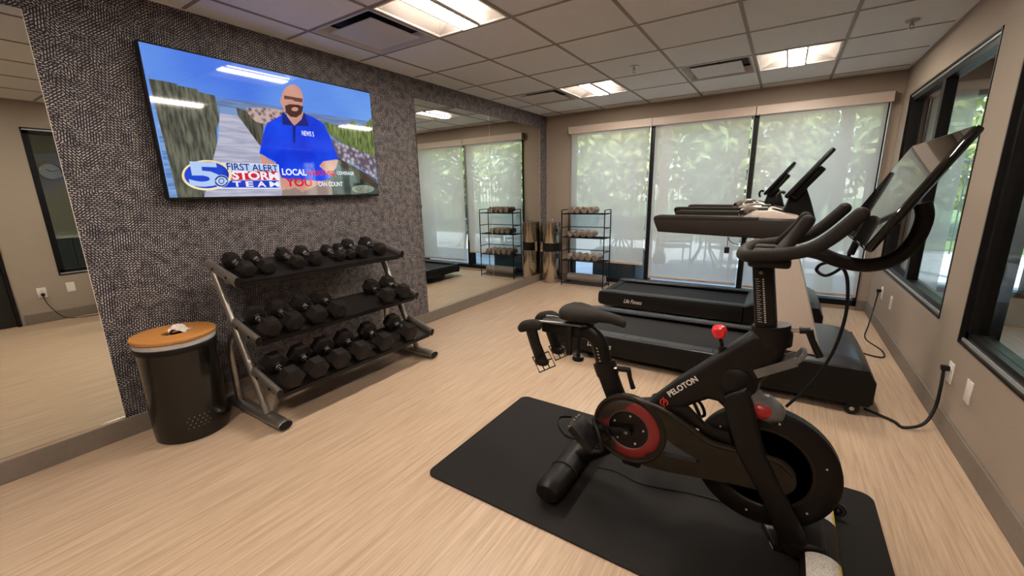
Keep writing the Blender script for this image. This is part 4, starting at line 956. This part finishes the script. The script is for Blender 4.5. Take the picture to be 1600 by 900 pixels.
# --- saddle (lofted along its length)
rings = []
prof = [(2.270, .025, .020, .806), (2.276, .060, .030, .808), (2.300, .088, .036, .812), (2.335, .094, .038, .812), (2.375, .082, .038, .808), (2.415, .056, .033, .806), (2.455, .038, .027, .808), (2.500, .030, .023, .806), (2.540, .026, .021, .797), (2.556, .018, .017, .790), (2.560, .006, .008, .789)]
for x, hw, hh, zc_ in prof:
    r_ = []
    for k in range(20):
        a = 2*PI*k/20; c_, s_ = math.cos(a), math.sin(a)
        z_ = zc_+hh*(s_ if s_ > 0 else s_*.8)*abs(s_)**-.15 if abs(s_) > 1e-6 else zc_
        if s_ > .3 and hw > .07: z_ -= .010*max(0, 1-abs(c_)/.35)
        r_.append((x, BY+hw*math.copysign(abs(c_)**.8, c_), z_))
    rings.append(r_)
MB().loft(rings).build('saddle', M['foam'], bk)
MB().tube([(2.30, BY-.022, .778), (2.36, BY-.022, .772), (2.44, BY-.018, .782)], .0035, 8).tube([(2.30, BY+.022, .778), (2.36, BY+.022, .772), (2.44, BY+.018, .782)], .0035, 8).build('saddle_rails', M['smoke'], bk)
MB().lathe([(0, .758), (.040, .758), (.044, .766), (.036, .780), (0, .782)], (2.375, BY, 0), 20).build('saddle_clamp', M['black_plastic'], bk)
# --- weight holder behind the seat
wh_ = MB().tube([(2.38, BY-.045, .768), (2.16, BY-.045, .757)], .006, 8).tube([(2.38, BY+.045, .768), (2.16, BY+.045, .757)], .006, 8).build('weight_holder', M['smoke'], bk)
for y in (BY-.085, BY+.075):
    MB().tube([(2.148, y, .735), (2.172, y, .66), (2.205, y, .585)], [.030, .028, .030], 12, sq=.55).build('cradle', M['black_plastic'], wh_)
    MB().tube(smooth_path([(2.09, y, .715), (2.12, y, .738), (2.17, y, .752), (2.20, y, .748)], 3), [.014, .020, .024, .026, .026, .026, .026, .024, .022, .018], 12).build('cradle_pad', M['foam'], wh_)
    MB().ball((2.206, y, .582), .036, .026, .022, 14).build('cradle_foot', M['black_plastic'], wh_)
    g = MB()
    p = [(2.168, y-.02, .60), (2.205, y-.02, .535), (2.285, y-.02, .585), (2.25, y-.02, .645)]
    g.tube(p, .0035, 6, closed=True)
    for q in (.33, .66): g.tube([tuple(Vector(p[0]).lerp(Vector(p[3]), q)), tuple(Vector(p[1]).lerp(Vector(p[2]), q))], .003, 6)
    g.tube([tuple(Vector(p[0]).lerp(Vector(p[1]), .5)), tuple(Vector(p[3]).lerp(Vector(p[2]), .5))], .003, 6)
    g.build('wire_basket', M['wire'], wh_)
# --- handlebar post
hp = [(2.992, 1.085), (3.056, 1.09), (3.092, .84), (3.024, .84)]
post = MB().prism(hp, 'y', BY-.034, BY+.034, .010, 2).build('handlebar_post', M['bike_black'], bk)
mk = MB(); yy = BY-.0348
for i in range(20):
    z = .885+i*.0078; x = 3.057-.145*(z-.84)+.0
    mk.box(x-.002, x+.0035, yy-.0006, yy, z, z+.0045)
    mk.box(x-.022, x-.012 if i % 2 else x-.008, yy-.0006, yy, z+.001, z+.0028)
mk.build('height_scale', M['grey_print'], post, False)
MB().lathe([(0, -.004), (.006, -.004), (.007, 0)], (3.022, yy, 1.058), 12, 'y').build('post_bolt', M['smoke'], post)
MB().tube([(3.078, BY, .800), (3.073, BY, .84), (3.068, BY, .872)], [.060, .064, .058], 24, sq=.82, ref=(1, 0, 0)).build('head_collar', M['bike_black'], bk)
lv = MB().cyl((3.15, BY-.01, .868), (3.180, BY-.01, .873), .012, n=12).tube([(3.176, BY-.01, .873), (3.188, BY-.012, .84), (3.215, BY-.014, .787)], [.012, .010, .012], 10).build('height_lever', M['black_plastic'], bk)
MB().cyl((3.12, BY-.01, .862), (3.152, BY-.01, .868), .007, n=10).build('lever_bolt', M['chrome'], lv)
# --- handlebars
hr = .0195
bar = smooth_path([(3.238, BY-.19, 1.262), (3.186, BY-.19, 1.200), (3.140, BY-.188, 1.163), (3.086, BY-.180, 1.145), (3.022, BY-.170, 1.134), (2.985, BY-.150, 1.128), (2.966, BY-.09, 1.124), (2.962, BY, 1.122),
                   (2.966, BY+.09, 1.124), (2.985, BY+.150, 1.128), (3.022, BY+.170, 1.134), (3.086, BY+.180, 1.145), (3.140, BY+.188, 1.163), (3.186, BY+.19, 1.200), (3.238, BY+.19, 1.262)], 5)
hb = MB().tube(bar, hr, 14)
for s in (-1, 1): hb.ball((3.238, BY+s*.19, 1.262), hr, n=14)
hb.build('handlebar', M['foam'], bk)
for s in (-1, 1):
    p = smooth_path([(3.060, BY+s*.165, 1.135), (3.085, BY+s*.12, 1.168), (3.110, BY+s*.10, 1.205), (3.128, BY+s*.095, 1.236)], 5)
    MB().tube(p, .019, 14).ball((3.128, BY+s*.095, 1.236), .019, n=14).build('aero_bar', M['foam'], bk)
    MB().bbox(2.99, 3.06, BY+s*.06-.028, BY+s*.06+.028, 1.118, 1.142, .010, 3).build('elbow_pad', M['foam'], bk)
MB().bbox(2.985, 3.10, BY-.165, BY+.165, 1.095, 1.125, .010, 2).build('handlebar_clamp', M['bike_black'], bk)
MB().tube(smooth_path([(3.06, BY, 1.12), (3.12, BY, 1.135), (3.175, BY, 1.128), (3.225, BY, 1.108), (3.289, BY, 1.098), (3.346, BY, 1.117), (3.388, BY, 1.17), (3.402, BY, 1.24), (3.392, BY, 1.285)], 5), .021, 14).build('screen_arm', M['bike_black'], bk)
# --- touch screen
p0 = Vector((3.244, 0, 1.178)); p1 = Vector((3.398, 0, 1.464)); d = p1-p0; L = d.length; ang = math.atan2(d.z, d.x)
Ms = Matrix.Translation((p0.x, 0, p0.z)) @ Matrix.Rotation(-ang, 4, 'Y')
sb = MB().bbox(0, L, 1.335, 1.895, -.020, .0, .007, 2, M=Ms).build('touch_screen', M['black_gloss'], bk)
MB().box(.008, L-.008, 1.345, 1.885, .0, .0008, Ms).build('screen_glass', M['black_gloss'], sb, False)
MB().bbox(.08, L-.07, 1.46, 1.77, -.045, -.018, .010, 2, M=Ms).build('screen_mount', M['bike_black'], sb)
# --- resistance knob, lamp-shaped guard, bottle bracket
kb = MB().cyl((2.932, BY, .715), (2.926, BY, .765), .018, .013, 14).cyl((2.926, BY, .76), (2.915, BY, .80), .007, n=10).build('knob_stem', M['bike_black'], bk)
random.seed(11)
b = bmesh.new(); bmesh.ops.create_uvsphere(b, u_segments=18, v_segments=12, radius=1)
for v_ in b.verts:
    k = 1+.07*math.sin(5*math.atan2(v_.co.y, v_.co.x))
    v_.co = Vector((2.910+v_.co.x*.026*k, BY+v_.co.y*.026*k, .820+max(-.78, min(.78, v_.co.z))*.030))
MB().bm(b).build('resistance_knob', M['red_knob'], bk)
gd = MB(); rings = []
for q, (x, z, r1, r2) in enumerate(((3.030, .655, .020, .024), (3.030, .62, .030, .034), (3.042, .578, .045, .046), (3.075, .562, .052, .052), (3.11, .553, .045, .047), (3.138, .548, .026, .030), (3.147, .547, .008, .010))):
    tx_, tz_ = ((.2, -1), (.1, -1), (.7, -.75), (.95, -.3), (1, -.15), (1, -.1), (1, -.1))[q]; l_ = math.hypot(tx_, tz_); nx_, nz_ = -tz_/l_, tx_/l_
    rings.append([(x+nx_*r1*math.cos(R(a)), BY-.005+r2*math.sin(R(a)), z+nz_*r1*math.cos(R(a))) for a in range(0, 360, 20)])
gg = gd.loft(rings).build('brake_guard', M['smoke'], bk)
MB().ball((3.068, BY-.034, .562), .047, .028, .033, 16).build('red_patch', M['red_dim'], gg)  # red ellipsoid bulging from the near side of the guard
d = Vector((.135, 0, .085)); Mb = Matrix.Translation((3.045, BY-.02, .695)) @ Matrix.Rotation(-math.atan2(d.z, d.x), 4, 'Y')
bb = MB().bbox(0, .13, -.034, .034, -.008, .004, .004, 2, M=Mb).box(0, .13, -.036, -.030, -.008, .022, Mb).box(0, .13, .030, .036, -.008, .022, Mb).build('bottle_bracket', M['smoke'], bk)
for sx in (.035, .085):
    for sy in (-.016, .016): MB().ball((sx, sy, .005), .0045, .0045, .003, 8, M=Mb).build('bracket_screw', M['chrome'], bb)
MB().tube(smooth_path([(.12, -.03, .0), (.16, -.032, .02), (.165, 0, .028), (.16, .032, .02), (.12, .03, .0)], 4), .008, 8, sq=.5, M=Mb).build('bottle_lip', M['smoke'], bb)
# --- signal cable from the screen to the frame
MB().tube(smooth_path([(3.262, BY, 1.175), (3.252, BY+.01, 1.135), (3.24, BY+.03, 1.085), (3.205, BY+.05, 1.050), (3.178, BY+.06, 1.062), (3.185, BY+.05, 1.085), (3.215, BY+.04, 1.095), (3.246, BY+.03, 1.075), (3.262, BY+.03, 1.02), (3.268, BY+.03, .92), (3.250, BY+.03, .79), (3.205, BY+.03, .67), (3.145, BY+.02, .57)], 6), .0052, 8).build('signal_cable', M['cord'], bk)
MB().cyl((3.262, BY, 1.172), (3.252, BY+.005, 1.13), .010, n=10).build('cable_plug', M['black_plastic'], bk)
# --- lettering on the beam
uv0 = Vector((2.764, BY-.0465, .535)); du = Vector((.098, 0, .094)); dv = Vector((-.015, 0, .0165))*1.05
tx = MB(); put_text(tx, 'PELOTON', lambda s, q: uv0+du*s+dv*q, embolden=.03); tx.build('lettering', M['white_print'], bk, False, flip=False)
# emblem: open ring with a slanted P-shaped stroke
o0 = Vector((2.742, BY-.0465, .506))
def E2(x, z): c_, s_ = math.cos(R(12)), math.sin(R(12)); return (o0.x+x*c_-z*s_, o0.y, o0.z+x*s_+z*c_)
em = MB()
def band(pts, w):
    v = []; f = []
    for i, p in enumerate(pts):
        a_ = pts[max(0, i-1)]; b_ = pts[min(len(pts)-1, i+1)]; tx_, tz_ = b_[0]-a_[0], b_[1]-a_[1]; l_ = math.hypot(tx_, tz_) or 1
        nx_, nz_ = -tz_/l_*w/2, tx_/l_*w/2; v += [E2(p[0]+nx_, p[1]+nz_), E2(p[0]-nx_, p[1]-nz_)]
    for i in range(len(pts)-1): f.append((2*i, 2*i+1, 2*i+3, 2*i+2))
    em.add(v, f)
band(arc(0, 0, .0145, -60, 235, 20), .0045)
band([(.0, .012), (.0, .022)], .0045)
band([(-.002, -.022), (-.002, .003)]+arc(.0018, .003, .0040, 180, -60, 8), .0042)
em.build('emblem', M['red_print'], bk, False, flip=False)

# --- adapter and thin cord on the mat
ad = thing('power_adapter', (3.18, 1.63, MZ), 'small black power adapter lying on mat under the bike fork', 'power adapter')
Ma = Matrix.Translation((3.165, 1.635, MZ+.0005)) @ Matrix.Rotation(R(-68), 4, 'Z')
MB().bbox(-.06, .06, -.025, .025, 0, .030, .005, 2, M=Ma).build('adapter_case', M['black_plastic'], ad)
mk = MB()
for i in range(4):
    for j in range(5): mk.box(-.052+i*.009, -.046+i*.009, -.018+j*.008, -.013+j*.008, .030, .0304, Ma)
mk.build('fine_print', M['grey_print'], ad, False)
MB().box(.025, .055, -.0256, -.025, .004, .012, Ma).build('side_label', M['grey_print'], ad, False)
MB().tube(smooth_path([(3.135, 1.692, MZ+.012), (3.06, 1.74, MZ+.004), (2.977, 1.744, MZ+.0035), (2.863, 1.733, MZ+.0035), (2.75, 1.70, MZ+.0035), (2.637, 1.678, MZ+.0035), (2.52, 1.70, MZ+.0035), (2.431, 1.686, MZ+.0035)], 6), .003, 6).build('adapter_cord', M['cord'], ad)

# ================================================================== HALL NEXT DOOR
CKY, CKZ = 1.79, 1.84
ck = thing('wall_clock', (HX, CKY, CKZ), 'round silver wall clock on the far wall of the hall', 'clock')
MB().lathe([(.125, HX-.001), (.138, HX-.02), (.134, HX-.035), (.120, HX-.030)], (0, CKY, CKZ), 40, 'x', caps=False).build('rim', M['chrome'], ck)
MB().lathe([(0, HX-.016), (.123, HX-.016), (.123, HX-.002)], (0, CKY, CKZ), 40, 'x').build('face', M['clock_face'], ck)
MB().tube([(HX-.020, CKY, CKZ), (HX-.020, CKY-.05, CKZ+.035)], .005, 6).tube([(HX-.022, CKY, CKZ), (HX-.022, CKY+.09, CKZ+.02)], .0035, 6).build('hands', M['black_plastic'], ck)
hc = thing('hall_counter', (HX-.3, 2.2, 0), 'pale counter cabinet along the far wall of the hall', 'counter')
MB().bbox(HX-.55, HX-.005, 1.2, 3.3, .08, .76, .004, 1).build('cabinet_body', M['patio_metal'], hc, False)
MB().bbox(HX-.58, HX-.003, 1.18, 3.32, .762, .80, .006, 2).build('countertop', M['counter'], hc)
MB().box(HX-.50, HX-.01, 1.22, 3.28, 0, .079).build('plinth', M['black_plastic'], hc, False)
for i in range(4): MB().bbox(HX-.568, HX-.551, 1.21+i*.522, 1.72+i*.522, .10, .75, .003, 1).build('door', M['patio_metal'], hc, False)

# ================================================================== PATIO OUTSIDE
G0 = -.04
patio = tag(MB().box(-9, 14, YB+.15, 12.0, G0-.2, G0).build('patio', M['concrete'], None, False), kind='structure')
tag(MB().box(-30, 40, 12.0, 60, G0-.25, G0-.03).build('lawn', M['lawn'], None, False), kind='structure')
tag(MB().box(-9, 14, YB+.15, YB+.16, H+.3, 4.2).box(-9, -.14, YB+.0, YB+.15, 0, 4.2).box(HX+.14, 14, YB, YB+.15, 0, 4.2).build('trim_1', M['wall2'], None, False), kind='structure')
for x, y, l in ((1.15, 8.1, 'square tan porch post outside behind the towel rack shade'), (3.62, 6.9, 'square tan porch post outside at the right end of the window'), (6.2, 7.2, 'square tan porch post outside the hall window')):
    t = thing('porch_post', (x, y, G0), l, 'post', 'porch posts outside')
    MB().bbox(x-.07, x+.07, y-.07, y+.07, G0, 3.4, .006, 1).build('shaft', M['post_paint'], t, False)
    MB().bbox(x-.10, x+.10, y-.10, y+.10, G0+.0005, G0+.18, .008, 1).build('plinth', M['post_paint'], t, False)
pl = thing('planter_box', (1.02, 6.32, G0), 'dark teal planter box outside the window behind towel rack', 'planter')
MB().bbox(.62, 1.30, 6.05, 6.55, G0, .40, .01, 2).build('box', M['planter'], pl)
MB().bbox(.59, 1.33, 6.02, 6.58, .40, .44, .008, 2).build('rim', M['planter'], pl)
# fence
fn = thing('metal_fence', (1.5, 11.6, G0), 'dark metal picket fence along the edge of the patio', 'fence')
for z in (.25, 1.55, 1.75): MB().box(-8, 12, 11.58, 11.62, z-.02, z+.02).build('rail', M['patio_metal'], fn, False)
bar_m = MB().box(-.010, .010, -.010, .010, 0, 1.85).mesh('picket', M['patio_metal'], False)
post_m = MB().box(-.035, .035, -.035, .035, 0, 1.95).mesh('fence_post', M['patio_metal'], False)
for i in range(150):
    x = -8+i*.134
    share(bar_m, 'picket', fn, (x-1.5, 0, 0))
for i in range(9): share(post_m, 'fence_post', fn, (-8+i*2.5-1.5, 0, 0))
# tables and chairs
def table(x, y, l):
    t = thing('patio_table', (x, y, G0), l, 'table', 'patio tables')
    MB().lathe([(0, .70), (.44, .70), (.45, .71), (.45, .725), (.44, .735), (0, .735)], (x, y, G0), 32).build('table_top', M['patio_metal'], t)
    for a in (45, 135, 225, 315):
        c, s = math.cos(R(a)), math.sin(R(a)); MB().tube([(x+c*.12, y+s*.12, G0+.70), (x+c*.10, y+s*.10, G0+.35), (x+c*.33, y+s*.33, G0+.012)], .016, 8).build('leg', M['patio_metal'], t)
    MB().tube([(x+.11*math.cos(R(a)), y+.11*math.sin(R(a)), G0+.35) for a in range(0, 360, 30)], .010, 6, closed=True).build('leg_ring', M['patio_metal'], t)
def chair0():
    t = bpy.data.objects.new('patio_chair', None); COL.objects.link(t)
    MB().bbox(-.24, .24, -.23, .23, .43, .455, .008, 2).build('seat', M['patio_metal'], t)
    for sx in (-1, 1):
        MB().tube([(sx*.22, -.22, .012), (sx*.22, -.21, .44), (sx*.22, -.20, .66)], .014, 8).build('front_leg', M['patio_metal'], t)
        MB().tube([(sx*.22, .25, .012), (sx*.22, .21, .44), (sx*.22, .30, .88)], .014, 8).build('rear_leg', M['patio_metal'], t)
        MB().bbox(sx*.22-.022, sx*.22+.022, -.22, .25, .655, .675, .005, 1).build('armrest', M['patio_metal'], t)
    for k in range(5): MB().bbox(-.21, .21, .232+k*.017, .242+k*.017, .52+k*.078, .57+k*.078, .003, 1).build('back_slat', M['patio_metal'], t, False)
    return t
table(1.95, 8.0, 'round dark patio table outside behind the middle shade'); table(3.9, 8.6, 'round dark patio table outside beyond the right shade'); table(.1, 8.9, 'round dark patio table outside beyond the left shade')
c0 = chair0()
for i, (x, y, a, l) in enumerate(((1.55, 7.35, 205, 'dark slatted patio chair in front of the middle table, closer to the towel rack'), (2.35, 7.45, 150, 'dark slatted patio chair in front of the middle table, closer to the treadmill screens'),
        (2.45, 8.55, 30, 'dark slatted patio chair behind the middle patio table'), (3.35, 8.1, 235, 'dark slatted patio chair facing the table beyond the right shade'),
        (4.2, 9.2, -20, 'dark slatted patio chair behind the table beyond the right shade'), (.55, 8.3, 150, 'dark slatted patio chair facing the table beyond the left shade'), (-.3, 9.4, 20, 'dark slatted patio chair behind the table beyond the left shade'))):
    o = c0 if i == 0 else copy_tree(c0)
    o.location = (x, y, G0); o.rotation_euler = (0, 0, R(a)); tag(o, l, 'chair', 'patio chairs')
# trees
def tree(x, y, h, r, n, m, l, seed):
    rnd = random.Random(seed); t = thing('tree', (x, y, G0-.03), l, 'tree', 'trees beyond the fence')
    MB().tube([(x, y, G0-.05), (x+.1, y, h*.35), (x-.05, y+.1, h*.7)], [.16, .12, .05], 10).build('trunk', M['bark'], t)
    v = []; f = []
    for i in range(n):
        while True:
            p = Vector((rnd.uniform(-1, 1), rnd.uniform(-1, 1), rnd.uniform(-1, 1)))
            if .25 < p.length < 1: break
        c = Vector((x+p.x*r, y+p.y*r, h*.55+p.z*h*.48)); s = rnd.uniform(.10, .24)
        a = Vector((rnd.gauss(0, 1), rnd.gauss(0, 1), rnd.gauss(0, 1))).normalized(); b_ = a.orthogonal().normalized()
        k = len(v); v += [tuple(c-a*s), tuple(c+b_*s*.55), tuple(c+a*s), tuple(c-b_*s*.55)]; f.append((k, k+1, k+2, k+3))
    MB().add(v, f).build('foliage', m, t, False, flip=False)
row1 = [(-10.0, 14.4), (-6.0, 14.1), (-2.0, 14.6), (2.0, 14.2), (6.0, 14.5), (10.0, 14.1), (14.0, 14.6)]
row2 = [(-8.0, 18.6), (-4.0, 18.3), (0.0, 18.7), (4.0, 18.4), (8.0, 18.6), (12.0, 18.3)]
od = ['first', 'second', 'third', 'fourth', 'fifth', 'sixth', 'seventh']
for row, nm in ((row1, 'front row'), (row2, 'back row')):
    for i, (x, y) in enumerate(row):
        tree(x, y, (5.6 if row is row1 else 6.6)+(i*37 % 10)*.12, 1.85, 2300, M['leaf'] if i % 3 else M['leaf2'],
             '%s leafy tree in %s beyond patio fence, %s from the mirror end' % ('bright green' if i % 3 else 'darker green', nm, od[i]), i+1+(20 if row is row2 else 0))
# glowing ceiling panels added to brighten the hall and its shade
for y in (1.6, 4.2):
    t = thing('ceiling_light', (5.6, y, H), 'added flat square fill light in the hall %s' % ('near the hall window' if y > 3 else 'above the counter'), 'light', 'added hall fill lights')
    MB().bbox(5.3, 5.9, y-.3, y+.3, H-.012, H-.0005, .003, 1).build('trim_frame', M['cream_metal'], t, False)
    MB().box(5.33, 5.87, y-.27, y+.27, H-.014, H-.0125).build('lens', emit('hall_fill_light', (1.0, .90, .78), 9.0, gloss=False, rough=.5), t, False)
